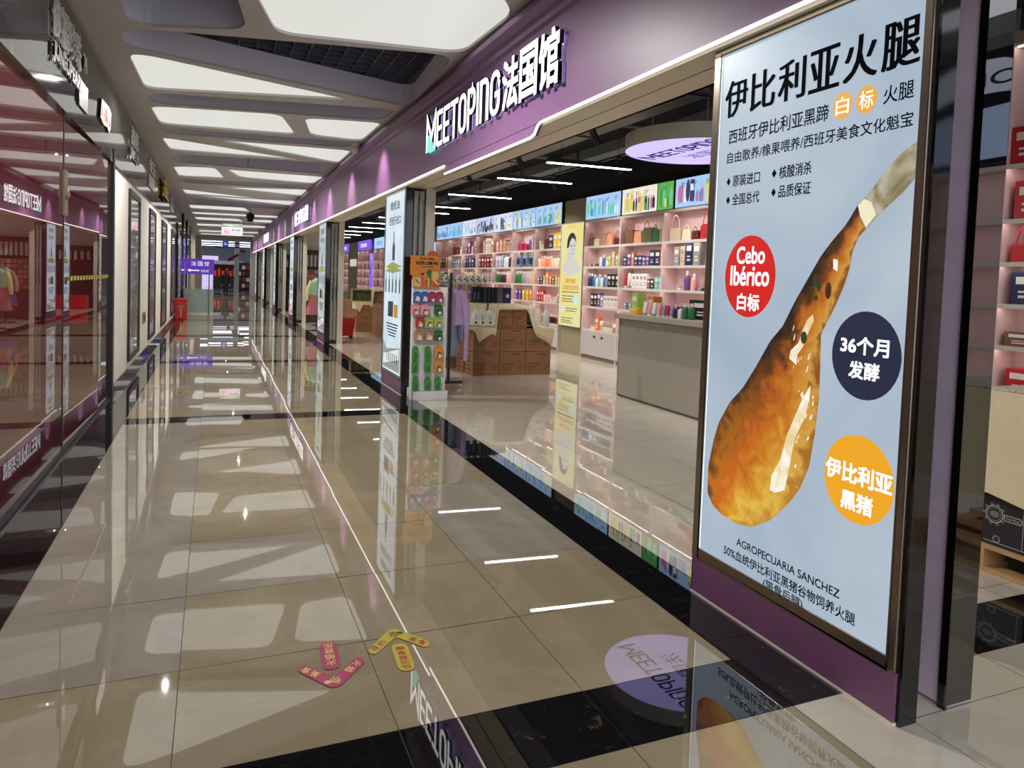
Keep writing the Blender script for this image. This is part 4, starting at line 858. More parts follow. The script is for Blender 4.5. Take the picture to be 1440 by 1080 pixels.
SP = {
 ('R', 0): ['_:.25 j:cream:.1:.12:2 x:orange:.16:.3 j:peach:.12:.22 j:cream:.1:.16:4 j:tan:.12:.18:3', '_:.2 x:black:.14:.3:2 x:purple:.13:.32 x:grey:.12:.26 x:white:.14:.26:4', 'b:navy:.1:.3:2 b:blue:.11:.28 b:white:.1:.26 b:teal:.1:.28 b:white:.1:.26 b:blue:.1:.28 b:grey:.1:.24 x:black:.15:.29:3', 'x:olive:.16:.07:2 _:.1 b:white:.09:.28 b:blue:.1:.26 j:white:.12:.2 x:lime:.12:.27 x:pink:.12:.32 x:lime:.12:.26', 'g:brown:.22:.3 g:cream:.24:.24 g:tan:.3:.42 g:peach:.26:.36 _:.05 h:maroon:.28:.3'],
 ('R', 1): ['', 'x:slate:.1:.15:2 x:white:.12:.2:2 x:navy:.1:.16 x:white:.1:.22:2', 't:red:.11:.3 t:white:.12:.32 t:cream:.11:.29 x:white:.13:.3:4 x:brown:.1:.2 x:black:.14:.2 x:teal:.13:.25:2', 'x:navy:.13:.2 x:purple:.16:.3 x:orange:.1:.3 x:navy:.14:.22:2 x:purple:.12:.2:2 x:navy:.18:.32:2 x:orange:.13:.33', 'g:brown:.34:.42 g:peach:.3:.36 g:olive:.36:.44 g:green:.24:.36 g:tan:.22:.4'],
 ('R', 2): ['', 'x:black:.2:.14:2 x:tan:.2:.16:2', '_:.3 j:cream:.08:.07 b:purple:.13:.36 b:pink:.13:.32 x:black:.2:.05 j:cream:.08:.07', '_:.2 x:grey:.17:.36 x:beige:.14:.36 x:navy:.2:.44 x:grey:.2:.42 _:.1 b:teal:.1:.34:2', 'h:beige:.36:.5 g:cream:.28:.3 g:maroon:.2:.24 h:red:.44:.56'],
 ('L', 0): ['b:red:.08:.22:3 b:white:.08:.24:2 b:black:.09:.22:3 b:maroon:.08:.2:2', 'x:red:.12:.3:3 x:pink:.11:.2:3 x:white:.1:.14:3 x:grey:.12:.28', 'x:brown:.13:.18 x:black:.12:.2 x:beige:.12:.22 x:orange:.14:.32 x:tan:.12:.24 x:brown:.12:.2 x:yellow:.11:.22 x:cream:.1:.18', 'b:cream:.11:.32 b:peach:.11:.3:2 b:orange:.11:.28:2 b:pink:.11:.3 b:cream:.11:.3:3 b:beige:.1:.28', 'j:white:.2:.24 g:cream:.14:.18 h:maroon:.28:.54 x:navy:.26:.36 x:yellow:.24:.4:2'],
 ('L', 1): ['', 'x:purple:.14:.3:2 x:yellow:.16:.28:2 x:orange:.14:.3', 'b:green:.13:.36:3 b:grey:.12:.34:2 b:lilac:.12:.34:2 b:yellow:.12:.34:2', 'c:slate:.34:.42:3', 'g:magenta:.3:.3 g:magenta:.26:.26 b:purple:.12:.4 x:lilac:.1:.36'],
 ('L', 2): ['', '', 'b:green:.12:.34:2 b:black:.13:.32:3 b:pink:.12:.34:2 b:teal:.11:.34', 'x:lilac:.22:.36:2 x:teal:.12:.38 b:white:.15:.42:2 b:black:.16:.4:2', 'x:pink:.2:.34 x:peach:.22:.38:2 x:white:.18:.3 x:peach:.2:.4'],
 ('L', 3): ['', '', 'x:grey:.18:.28:2 x:beige:.14:.28 x:grey:.14:.3:2', 'x:maroon:.17:.34:2 x:red:.15:.32 x:maroon:.22:.34:2', 'g:brown:.3:.44 x:peach:.18:.4 x:white:.2:.46 x:cream:.2:.46 x:orange:.18:.42'],
 ('L', 4): ['', '', 'x:cream:.16:.3:4 x:orange:.12:.24 x:brown:.14:.26', 'x:navy:.14:.3:2 x:blue:.16:.34 x:navy:.2:.32 b:slate:.14:.42', 'x:maroon:.22:.24 x:purple:.2:.44 g:pink:.24:.36 x:maroon:.2:.24'],
 ('L', 5): ['', '', 'x:grey:.2:.2:3', 'x:slate:.15:.3:2 x:grey:.16:.3:3', 'g:maroon:.36:.4 g:red:.26:.3 j:white:.22:.3'],
 ('L', 6): ['', '', 'b:green:.14:.34:2 x:olive:.2:.3 x:orange:.16:.24', 'x:black:.22:.36:2 x:orange:.18:.38', 'g:pink:.3:.34 g:peach:.26:.3']}
for (sd, k), rw in SP.items():
    for i, sp in enumerate(rw):
        if sp: fill((RB if sd == 'R' else LB)[k], (RN if sd == 'R' else LN)[k], i, sp)
NSP = [['x:red:.3:.3:4', 'x:brown:.34:.16 h:red:.4:.42:2 x:red:.3:.3', 'x:navy:.3:.36:4', 'h:red:.4:.43:3 g:red:.3:.3', 'x:red:.34:.42:4'], ['b:green:.1:.34:3', 'b:black:.1:.36:4', 'b:black:.1:.36:4', 'x:brown:.3:.3:2', 'x:red:.3:.3:2'], ['b:black:.1:.36:4', 'b:green:.1:.36:4', 'x:brown:.2:.3:3', 'x:red:.3:.3:2', 'x:cream:.3:.3:2']]
for i in range(3):
    for j in range(5): fill(NB[i], 'unit %s from the dark corner column' % ORD[i], j, NSP[i][j])

for a in put_later: put(*a)
# ------------------------------------------------------------------ far shelves seen through the second opening
for i, (a, b) in enumerate([(36.3, 37.75), (37.75, 39.15), (40.3, 41.5), (41.5, 42.7), (42.7, 43.9), (47.1, 48.3), (48.3, 49.5), (49.5, 50.7)]):
    shelf_unit(a, b, 'far pink shelf bay behind the boxed set display, %s from the right' % ORD[i])
    for j, z in enumerate(ROWZ[1:5]):
        c = ['black', 'brown', 'maroon', 'tan', 'navy', 'cream'][(i*2+j) % 6]
        put('bag' if j % 2 else 'bottle', c, XB+.16, (a+b)/2-.1, z+.001, .2, .34, .42, '%s item alone on %s shelf of far pink bay %s from the right' % (c, RWN[j+1], ORD[i]), 'goods on the far pink shelves')
vp = noise_em('poster_violet_blue', [(70, 50, 200), (120, 80, 220), (190, 130, 220), (90, 170, 220)], 1.0, .8)
def flat_sign(name, label, y1, y0, z0, z1, mat, txt=None, tm=None):
    t = thing(name, label, 'sign', (XB, y1, z0)); L = y1-y0; mb = MB(); mb.box(0, .1, -L, 0, 0, z1-z0); p = mb.build('lit_face', mat, t)
    if txt: mb = MB(); mb.text(txt, L*.25, L*.75, (z1-z0)*.3, (z1-z0)*.72, FX(0, 0, 0), .004, 0, .02); mb.build('lettering', tm, p)
flat_sign('lit_sign', 'tall violet and blue lit poster between far pink shelves', 40.28, 39.18, .7, 3.0, vp)
flat_sign('lit_sign', 'violet lit sign with white characters over far pink shelves', 43.9, 40.3, 3.22, 3.78, em('far_violet', (120, 84, 220), .85), '国际美妆', em('far_white', (240, 236, 255), 1.0))
flat_sign('lit_sign', 'violet lit sign at left end over far pink shelves', 50.7, 47.1, 3.22, 3.78, em('far_violet', (1, 1, 1), 1), '香水彩妆', em('far_white', (1, 1, 1), 1.0))
flat_sign('lit_sign', 'small white lit sign on grey panel between far pink shelves', 46.6, 44.3, 2.3, 2.75, em('far_white', (1, 1, 1), 1))
flat_sign('lit_sign', 'pale blue lit picture over far pink shelves at right', 39.15, 36.3, 3.22, 3.78, sc_bg[0], '美容护肤', sc_cols[1])

# ------------------------------------------------------------------ counter
t = thing('counter', 'grey sales counter with overhanging top beside the ham light box', 'counter', (5.9, 6.2, 0))
mb = MB(); mb.box(0, .7, 0, 3.55, 0.02, 1.22); mb.box(.03, .67, .02, 3.5, 0, .02); mb.build('body', counter_m, t)
mb = MB(); mb.box(-.05, .75, -.05, 3.63, 1.22, 1.3); mb.build('countertop', pm('countertop', (176, 166, 148), .4), t, bevel=.008)
mb = MB(); mb.box(-.008, 0, 0, 3.5, .0, .03); mb.build('toe_strip', pm('toe_dark', (70, 64, 58), .5), t)
cg = [('x', 'lime', 6.1, 9.52, .16, .32, 'tall pale green box at left end of counter'), ('x', 'yellow', 6.0, 9.38, .2, .1, 'low yellow box at left end of counter'), ('x', 'orange', 6.3, 9.38, .16, .28, 'orange box behind low yellow box on counter')]
for i in range(4): cg.append(('t', 'pink' if i % 2 else 'white', 6.02, 9.2-.12*i, .12, .2, '%s %s tube in the row of tubes on counter' % (ORD[i], 'pink' if i % 2 else 'white')))
for i in range(4): cg.append(('t', 'magenta' if i % 2 else 'grey', 6.02, 8.72-.1*i, .1, .17, '%s %s tube in the right half of the row on counter' % (ORD[i], 'magenta' if i % 2 else 'grey')))
cg += [('b', 'navy', 6.02, 8.42, .09, .19, 'navy bottle between tubes and green bottles on counter'), ('b', 'white', 6.02, 8.31, .09, .18, 'white bottle left of green bottles on counter'), ('b', 'green', 6.02, 8.2, .1, .22, 'left green bottle before dark box on counter'), ('b', 'green', 6.02, 8.07, .1, .22, 'right green bottle before dark box on counter'), ('x', 'black', 6.25, 7.98, .7, .27, 'wide black box on counter behind green bottles'), ('x', 'yellow', 6.05, 7.5, .24, .12, 'low yellow box right of black box on counter')]
for k, c, x, y, w_, h, lb in cg: put(K[k], c, x, y, 1.301, .16 if k == 'x' else w_, w_, h, lb, 'goods on the counter')

# ------------------------------------------------------------------ pegboard display stand
t = thing('pegboard_stand', 'white pegboard stand with orange header card beside bottle poster pillar', 'display stand', (2.66, 9.95, 0))
pw = pm('peg_white', (232, 232, 232), .5)
mb = MB(); mb.box(-.03, .44, 0, .03, .13, 1.62, 0)
T = FY(0, 0, 0)
for i in range(14):
    for j in range(44): mb.rect(.0+i*.03, .012+i*.03, .17+j*.03, .182+j*.03, T, .001, 1)
mb.build('perforated_panel', [pw, pm('peg_hole', (176, 176, 178), .7, var=0)], t)
mb = MB(); mb.box(-.05, -.03, -.03, .06, .0, 1.72); mb.box(.44, .46, -.03, .06, .0, 1.62); mb.build('side_rails', pw, t)
mb = MB(); mb.box(-.02, .48, -.12, .3, 0, .13); mb.build('base_box', pm('base_white', (222, 220, 220), .4), t, bevel=.006)
hd = pm('card_orange', (214, 132, 44), .5, emis=.0); 
mb = MB(); mb.box(-.1, .34, -.03, -.02, 1.78, 2.06, 0); mb.box(-.06, .33, -.036, -.026, 1.6, 1.8, 0)
pp = [(.22+.08*math.cos(PI*k/10), 2.06+.08*math.sin(PI*k/10)) for k in range(11)]
mb.prism(pp, FY(0, 0, 0), .02, .03, 5)
T = FY(0, -.031)
mb.text('美妆小管家', .03, .25, 2.0, 2.035, T, .001, 1, .01); mb.text('安全舒心 加购不贰', -.02, .3, 1.93, 1.985, T, .001, 1, .03); mb.rect(.06, .24, 1.9, 1.91, T, .001, 1)
T = FY(0, -.037)
for q, m in [((-.05, .05, 1.62, 1.75), 2), ((.06, .1, 1.62, 1.82), 4), ((.12, .15, 1.62, 1.72), 5), ((.16, .18, 1.62, 1.74), 2), ((.19, .21, 1.62, 1.73), 3), ((.23, .32, 1.62, 1.72), 5), ((.22, .31, 1.73, 1.84), 2), ((.04, .1, 1.79, 1.81), 4)]: mb.rect(*q, T, .002, m)
mb.flat([(.13, 1.83), (.17, 1.87), (.21, 1.86), (.2, 1.74), (.17, 1.74)], T, .003, 3); mb.flat([(-.03, 1.72), (-.02, 1.73), (.03, 1.67), (.02, 1.66)], T, .003, 1); mb.flat([(.23, 1.72), (.24, 1.74), (.31, 1.67), (.3, 1.65)], T, .003, 6)
mb.build('header_card', [hd, ink_m, pm('card_tan', (226, 190, 120), .5), pm('card_green', (50, 110, 50), .5), pm('card_pink', (206, 90, 110), .5), pm('card_rust', (190, 92, 30), .5), pm('card_white', (236, 226, 206), .5)], t)
PGI = [(2.66, 1.55, 'blue', 'white', .11), (2.77, 1.55, 'blue', 'white', .11), (2.88, 1.55, 'red', 'blue', .11), (2.99, 1.55, 'red', 'blue', .11), (2.635, 1.37, 'pink', 'magenta', .12), (2.775, 1.37, 'pink', 'magenta', .13), (2.98, 1.37, 'green', 'black', .12),
 (2.71, 1.19, 'red', 'peach', .12), (2.845, 1.19, 'lime', 'brown', .125), (2.98, 1.19, 'lime', 'brown', .125), (2.7, 1.0, 'tan', 'cream', .13), (2.85, 1.0, 'tan', 'cream', .13), (2.99, 1.0, 'green', 'black', .12),
 (2.655, .77, 'leaf', 'green', .09), (2.84, .77, 'leaf', 'green', .09), (3.0, .78, 'amber', 'brown', .13), (2.655, .58, 'leaf', 'green', .09), (2.84, .58, 'leaf', 'green', .09), (3.0, .58, 'amber', 'brown', .13), (2.67, .33, 'leaf', 'green', .09), (2.85, .33, 'leaf', 'green', .09), (3.0, .33, 'leaf', 'green', .09)]
COL['leaf'] = (70, 150, 60); COL['amber'] = (222, 150, 66)
rowc = {}
for x, z, c, c2, w_ in PGI:
    rk = round(z, 1); rowc[rk] = rowc.get(rk, 0)+1
    rn = {1.6: 'top', 1.4: 'second', 1.2: 'third', 1.0: 'fourth', .8: 'fifth', .6: 'sixth', .3: 'lowest'}[rk]
    h = .15 if z > .9 else .19
    q = thing('hanging_pack', '%s carded pack, %s from left in %s row of the pegboard' % (c, ORD[rowc[rk]-1], rn), 'pack', (x, 9.935, z-h), 0, 'packs hung on the pegboard')
    mb = MB(); mb.box(-w_/2, w_/2, -.07, -.03, 0, h*.85); mb.prism([(-w_/2, h*.85), (w_/2, h*.85), (w_*.3, h*1.02), (-w_*.3, h*1.02)], FY(0, 0), .045, .055); mb.build('pack_body', cm(c), q, bevel=.006)
    mb = MB(); T = FY(0, -.071); mb.flat([(-w_*.28, h*.1), (w_*.3, h*.1), (w_*.32, h*.45), (-w_*.1, h*.6)], T, .001, 0); mb.ell(w_*.12, h*.22, w_*.2, w_*.2, T, .002, 1, 14); mb.build('printed_label', [cm(c2), cm('white') if c not in ('leaf',) else cm('green')], q)
    mb = MB(); mb.tube([(0, 0.01, h*.97), (0, -.09, h*.99), (0, -.1, h*1.02)], .003, 6); mb.build('hook', chrome, q)

# ------------------------------------------------------------------ clothes rack with garments
t = thing('clothes_rack', 'black wheeled clothes rack just behind the pegboard stand', 'clothes rack', (3.48, 10.9, 0))
mb = MB(); mb.box(-.02, .02, -.02, .02, .07, 1.84); mb.build('upright', black_mt, t)
mb = MB(); mb.box(-.015, .015, 1.2, 1.23, .07, 1.7); mb.build('upright', black_mt, t)
mb = MB(); mb.tube([(0, 0, 1.69), (0, 1.22, 1.69)], .014); mb.build('rail', black_mt, t)
for y in (0, 1.2):
    mb = MB(); mb.box(-.32, .24, y-.025, y+.025, .07, .11); mb.build('foot', black_mt, t, bevel=.008)
    for x in (-.28, .2):
        mb = MB(); mb.tube([(x-.012, y, .035), (x+.012, y, .035)], .034, 14); mb.tube([(x, y, .07), (x, y, .055)], .012); mb.build('castor', chrome, t)
def garment(loc, c, label, length, sleeve, rz=0):
    q = thing('hanging_garment', label, 'garment', loc, rz, 'clothes on the black rack'); m = pm('garment_'+c, COL[c] if c in COL else (190, 160, 204), .85, var=.12, nscale=5, bump=.4)
    mb = MB(); N = 20; lv = [(0, .06, .045), (-.02, .1, .06), (-.05, .17, .07), (-.1, .225, .075), (-.22, .235, .08), (-.45, .23, .085), (-length*.85, .25, .09), (-length, .245, .085)]
    v = []
    for i, (z, a, b) in enumerate(lv):
        for k in range(N):
            tt = 2*PI*k/N; wv = 1+.07*math.sin(5*tt+i*.4)*(i > 3); v.append((a*math.cos(tt)*wv, b*math.sin(tt)*wv, z))
    mb.add(v, [(i*N+k, i*N+(k+1) % N, (i+1)*N+(k+1) % N, (i+1)*N+k) for i in range(len(lv)-1) for k in range(N)]+[tuple(range(N))]+[tuple(range(len(lv)*N-1, (len(lv)-1)*N-1, -1))])
    mb.build('body', m, q, smooth=True)
    for s in (-1, 1):
        mb = MB(); mb.tube([(s*.16, 0, -.06), (s*.22, 0, -.12), (s*.27, -.02, -.3), (s*.29, -.03, -.55), (s*.285, -.02, -sleeve)], .05, 10, 0, True, [(.05, .05), (.085, .07), (.075, .06), (.062, .05), (.05, .04)]); mb.build('sleeve', m, q, smooth=True)
    mb = MB(); mb.tube([(-.2, 0, -.06), (0, 0, .015), (.2, 0, -.06)], .008, 6); mb.tube([(0, 0, .015), (0, 0, .05), (.02, 0, .065), (0, 0, .085), (-.02, 0, .07)], .004, 6); mb.build('hanger', steel, q)
    return q
COL['lavender'] = (196, 168, 208); COL['pale blue'] = (176, 190, 214)
garment((3.5, 11.02, 1.62), 'lavender', 'lavender long sleeved sweatshirt at the front of black rack', .62, 1.2)
garment((3.5, 11.3, 1.62), 'pale blue', 'pale blue garment hanging just behind the lavender sweatshirt', 1.15, .9)
garment((3.5, 11.58, 1.62), 'grey', 'grey garment hanging third on the black rack', .9, .8)
garment((3.5, 11.86, 1.62), 'lilac', 'lilac garment hanging last on the black rack', .9, .8)

# ------------------------------------------------------------------ cartons, cloth, jugs and gift bags
def carton(x, y, z, w_, d, h, label, group, big=True):
    t = thing('carton', label, 'carton', (x, y, z), 0, group)
    mb = MB(); mb.box(0.003, w_-.003, 0, d, 0, h-.004); mb.build('body', carton_m, t, bevel=.006)
    mb = MB(); T = FY(0, 0)
    mb.text('天然植物洗衣液', w_*.07, w_*.58, h*.46, h*.52, T, .0015, 0, .03)
    for k in range(3): mb.rect(w_*.07, w_*(.5-.06*k), h*(.38-.08*k), h*(.40-.08*k), T, .0015, 0)
    if big:
        mb.ring(w_*.82, h*.36, .045, .053, T, .0015, 0, 24); mb.text('天', w_*.82-.02, w_*.82+.02, h*.36-.02, h*.36+.02, T, .0015, 0, .02)
        mb.text('BENSE', w_*.5, w_*.76, h*.87, h*.93, T, .0015, 0, .05)
    else: mb.text('DARS-68', w_*.15, w_*.85, h*.06, h*.12, T, .0015, 0, .04); mb.rect(w_*.2, w_*.6, h*.74, h*.76, T, .0015, 0)
    T = FX(0, d, 0)
    for k in range(4): mb.rect(d*.2, d*(.75-.1*(k % 2)), h*(.2+.17*k), h*(.25+.17*k), T, .0015, 0)
    mb.build('printing', print_m, t)
    return t
GC = 'cartons of the front display'
pos3 = ['left', 'middle', 'right']
for j in range(2):
    for i in range(3):
        carton(4.35+i*.523, 12.2, j*.435, .52, .42, .433, '%s brown carton in %s row of the front carton display' % (pos3[i], ['bottom', 'upper'][j]), GC)
for i in range(2): carton(4.83+i*.29, 12.21, .87, .287, .4, .41, '%s small brown carton under the cream cloth, topmost of display' % ['left', 'right'][i], GC, False)
for j in range(2):
    for i in range(3):
        carton(4.32+i*.523, 12.65, j*.435, .52, .42, .433, '%s brown carton in %s row, second line behind front carton display' % (pos3[i], ['bottom', 'upper'][j]), GC)
for j in range(3):
    for i in range(2): carton(3.95+i*.55, 13.3, j*.4, .53, .42, .398, '%s brown carton at level %s under yellow boxed sets' % (pos3[i*2], ORD[j]), 'cartons behind the front display')
for i in range(3): carton(4.32+i*.37, 12.66, .87, .365, .4, .41, '%s small brown carton under cloth behind the white jugs, topmost level' % pos3[i], GC, False)
cl = MB()
def colm(x, dr, kind):     # one line of cloth from hem at the front to the back edge
    w1 = 12.165-.010*math.sin(31*x); zt = 1.302; zl = .885
    if kind == 'L': return [(w1-.004, zl-dr), (w1, zl-dr*.5), (12.18, zl-.01), (12.22, zl), (12.45, zl+.004*math.sin(20*x)), (12.60, zl+.01), (12.635, .95), (12.645, 1.15), (12.65, 1.28), (12.70, zt), (13.05, zt)]
    if kind == 'T': return [(w1-.004, zt-dr), (w1, zt-dr*.5), (12.18, zt-.01), (12.22, zt), (12.35, zt+.003), (12.5, zt), (12.6, zt+.003), (12.65, zt), (12.7, zt+.002), (12.8, zt), (13.05, zt)]
    z = kind; return [(w1-.004, z-dr), (w1, z-dr*.5), (12.18, z-.01), (12.22, z), (12.35, z), (12.5, z), (12.6, z), (12.66, z), (12.7, z), (12.8, z), (13.05, z)]
LN_ = [(4.19, .03, 'L'), (4.21, .05, 'L'), (4.30, .04, 'L'), (4.38, .10, 'L'), (4.44, .27, 'L'), (4.50, .24, 'L'), (4.60, .17, 'L'), (4.70, .12, 'L'), (4.755, .16, 'L'), (4.775, .18, .93), (4.79, .22, 1.08), (4.805, .16, 1.24), (4.82, .10, 'T'), (4.9, .085, 'T'), (5.0, .09, 'T'), (5.1, .085, 'T'), (5.2, .088, 'T'), (5.3, .085, 'T'), (5.38, .09, 'T'), (5.43, .16, 1.285), (5.48, .24, 1.2), (5.54, .26, 1.06), (5.60, .24, .95), (5.68, .22, .9), (5.78, .26, .887), (5.86, .31, .885), (5.90, .34, .885), (5.93, .2, .885), (5.955, .06, .88), (5.965, .02, .84)]
v = []
for x, dr, kd in LN_:
    c_ = colm(x, dr, kd); v += [(x, y, z) for y, z in c_]
nR = 11
cl.add(v, [(i*nR+k, i*nR+k+1, (i+1)*nR+k+1, (i+1)*nR+k) for i in range(len(LN_)-1) for k in range(nR-1)])
o = cl.build('cream_cloth', cloth_m, smooth=True); md = o.modifiers.new('s', 'SOLIDIFY'); md.thickness = .006; md.offset = 1
tag(o, 'cream cloth draped over front carton display with corners hanging', 'cloth')
def jug(x, y, z, label):
    t = thing('detergent_jug', label, 'jug', (x, y, z), 0, 'white jugs on cream cloth')
    wj = pm('jug_white', (224, 222, 212), .35, var=.02)
    mb = MB(); T = FY(0, 0); P = rounded([(-.075, 0), (.075, 0), (.085, .17), (.05, .27), (.02, .3), (-.02, .3), (-.07, .25), (-.08, .1)], .03, 3)
    mb.prism(P, T, -.08, .0); mb.build('jug_body', wj, t, bevel=.012, smooth=True)
    mb = MB(); mb.tube([(.05, -.01, .26), (.085, -.02, .22), (.09, -.02, .14), (.07, -.01, .1)], .014, 8); mb.build('handle', wj, t, smooth=True)
    mb = MB(); mb.lathe([(.028, .29), (.028, .36), (.024, .365)], 0, .04); mb.build('cap', pm('jug_cap', (206, 200, 176), .4), t, smooth=True)
    mb = MB(); mb.ell(0, .06, .018, .018, FY(0, -.002), .0, 0, 8)
    for k in range(5): mb.ell(.016*math.cos(k*1.257), .06+.016*math.sin(k*1.257), .01, .01, FY(0, -.002), .0004, 0, 8)
    for k in range(3): mb.rect(-.03, .02, .12+.03*k, .128+.03*k, FY(0, -.002), .0, 0)
    mb.build('printed_flower', ink_m, t)
for i, (x, y) in enumerate([(4.29, 12.34), (4.42, 12.28), (4.55, 12.28), (4.70, 12.28), (4.36, 12.52)]): jug(x, y, .905, '%s handled jug on left ledge of cream cloth' % (['leftmost white', 'second white', 'third white', 'rightmost white', 'hidden white'][i]))
for i, (x, y) in enumerate([(5.60, 12.5), (5.68, 12.33), (5.85, 12.33)]):
    t = thing('white_bottle', '%s slim white bottle on right ledge of cream cloth' % pos3[i], 'bottle', (x, y, .985 if i == 0 else .93 if i == 1 else .905), 0, 'white bottles on cream cloth')
    wj = MATS['jug_white']; mb = MB(); mb.lathe([(.062, 0), (.068, .02), (.068, .2), (.05, .28), (.028, .31), (.028, .33)]); mb.build('bottle_body', wj, t, smooth=True)
    mb = MB(); mb.lathe([(.032, .325), (.032, .375), (.028, .38)]); mb.build('cap', MATS['jug_cap'], t, smooth=True)
for i in range(9):
    x = 4.56+i*.073; t = thing('gift_bag', '%s black gift bag from left in row on cream cloth' % ORD[i], 'bag', (x if i < 8 else 5.2, 12.76, 1.312), (.9 if 2 < i < 7 else .25), 'dark gift bags on cream cloth')
    cb_ = cm('black') if i not in (0, 7, 8) else cm('navy') if i == 8 else pm('bag_rose', (120, 90, 92), .3) if i == 7 else pm('bag_green_black', (20, 34, 34), .4)
    mb = MB(); mb.box(-.085, .085, -.03, .03, 0, .3); mb.build('bag_body', cb_, t, bevel=.004)
    mb = MB(); mb.tube([(-.04, -.032, .28), (-.03, -.034, .34), (.03, -.034, .34), (.04, -.032, .28)], .004, 5); mb.build('handle', black_mt, t)
    if i in (0, 1, 7, 8): mb = MB(); mb.ell(0, .14, .04, .04, FY(0, -.0305), .001, 0, 18) if i == 8 else mb.rect(-.05, .05, .06, .2, FY(0, -.0305), .001, 0); mb.build('printed_motif', pm('moon_white', (200, 210, 224), .4) if i == 8 else pm('motif_dim', (90, 120, 116), .4), t)
n = 0
for j in range(3):
    for i in range(5):
        n += 1; x = 3.97+i*.19; z = 1.2+j*.16
        t = thing('boxed_set', 'yellow boxed set with violet label, %s from left, %s layer behind jugs' % (ORD[i], ['bottom', 'middle', 'top'][j]), 'box', (x, 13.32, z), 0, 'yellow boxed sets behind the jugs')
        mb = MB(); mb.box(0, .18, 0, .34, 0, .155); mb.build('carton', pm('set_yellow', (218, 204, 130), .5), t, bevel=.004)
        mb = MB(); mb.prism([(.05, .02), (.13, .02), (.14, .12), (.04, .12)], FY(0, 0), .001, .02); mb.build('printed_label', pm('set_violet', (140, 108, 176), .4), t)
for i in range(9):
    for j in range(2):
        x = 3.92+i*.13+.04*j; t = thing('patterned_pouch', 'black and white patterned pouch, %s from left, %s line on yellow boxes' % (ORD[i], ['front', 'back'][j]), 'pouch', (x, 13.4+.16*j, 1.676), 0, 'black and white pouches on yellow boxes')
        mb = MB(); mb.lathe([(.05, 0), (.062, .03), (.055, .11), (.03, .15)], 0, 0, 10, 0, 1, .6); mb.build('pouch_body', cm('white'), t, smooth=True)
        mb = MB(); mb.ell(-.015, .07, .022, .016, FY(0, -.038), .0, 0, 10); mb.ell(.025, .045, .016, .02, FY(0, -.038), .0, 0, 10); mb.ell(.01, .11, .02, .01, FY(0, -.034), .0, 0, 10); mb.build('printed_patch', ink_m, t)

# ------------------------------------------------------------------ second opening: cartons, cloth, boxed set, red basket
GC2 = 'cartons in the second opening'
for j in range(2):
    for i in range(3): carton(4.1+.5*i, 22.4, j*.46, .49, .6, .458, '%s brown carton from left, %s row, stack seen left of bottle poster pillar' % (ORD[i], ['bottom', 'upper'][j]), GC2)
    for i in range(4): carton(4.1, 23.02+.62*i, j*.46, .49, .6, .458, '%s brown carton going back, %s row, left side of stack in second opening' % (ORD[i], ['bottom', 'upper'][j]), GC2)
    for i in range(4): carton(4.4, 19.0+.62*i, j*.45, .5, .6, .448, '%s brown carton, %s row, stack half hidden by bottle poster pillar' % (ORD[i], ['bottom', 'upper'][j]), GC2)
for i in range(2): carton(4.62+.5*i, 22.5, .92, .49, .5, .43, '%s topmost brown carton under cloth in second opening' % ['left', 'right'][i], GC2)
cl = MB(); v = []; P = [(4.07, .7, .2), (4.08, .93, .2), (4.2, .935, .34), (4.3, .935, .1), (4.5, .935, .1), (4.58, .96, .2), (4.6, 1.3, .5), (4.64, 1.365, .1), (5.0, 1.365, .08), (5.6, 1.365, .1)]
for (x, z, dr) in P: v += [(x, 22.37, z-dr), (x, 22.37, z-.03), (x, 22.42, z), (x, 23.0, z)]
cl.add(v, [(i*4+k, i*4+k+1, (i+1)*4+k+1, (i+1)*4+k) for i in range(len(P)-1) for k in range(3)]); o = cl.build('cream_cloth', cloth_m, smooth=True)
tag(o, 'cream cloth over carton stack left of the bottle poster pillar', 'cloth')
t = thing('display_tray', 'dark topped tray of gold bottles on cream cloth, left of bottle poster pillar', 'tray', (3.98, 22.5, .945))
mb = MB(); mb.box(0, .6, 0, .3, 0, .02); mb.box(0, .6, .28, .3, 0, .34); mb.box(-.01, .61, 0, .3, .34, .38); mb.box(0, .02, 0, .3, 0, .34); mb.box(.58, .6, 0, .3, 0, .34); mb.build('case', pm('case_gold', (150, 140, 100), .4), t)
for k in range(8): mb = MB(); mb.lathe([(.026, .02), (.026, .2), (.012, .24), (.012, .3)], .06+k*.068, .12); mb.build('bottle', cm('olive'), t, smooth=True)
t = thing('red_basket', 'red wheeled shopping basket on shop floor in second opening', 'basket', (3.36, 20.0, 0))
mb = MB(); n = 8; A = [(-.2, -.16), (.2, -.16), (.2, .16), (-.2, .16)]
Bo = rounded(A, .05, 3); To = rounded([(x*1.25, y*1.25) for x, y in A], .06, 3); n = len(Bo)
Ti = [(x*.95, y*.95) for x, y in To]
mb.add([(x, y, .08) for x, y in Bo]+[(x, y, .55) for x, y in To]+[(x, y, .55) for x, y in Ti]+[(x*.9, y*.9, .1) for x, y in Bo], [(k, (k+1) % n, (k+1) % n+n, k+n) for k in range(n)]+[(k+n, (k+1) % n+n, (k+1) % n+2*n, k+2*n) for k in range(n)]+[(k+2*n, (k+1) % n+2*n, (k+1) % n+3*n, k+3*n) for k in range(n)]+[tuple(range(n-1, -1, -1)), tuple(range(3*n, 4*n))]); mb.build('basket_body', redpl, t)
mb = MB(); mb.tube([(.24, -.18, .56), (.3, -.18, .6), (.3, .18, .6), (.24, .18, .56)], .015); mb.build('handle', redpl, t)
for x in (-.16, .16):
    for y in (-.12, .12): mb = MB(); mb.tube([(x, y-.012, .035), (x, y+.012, .035)], .034, 10); mb.tube([(x, y, .04), (x, y, .09)], .01); mb.build('castor', black_mt, t)

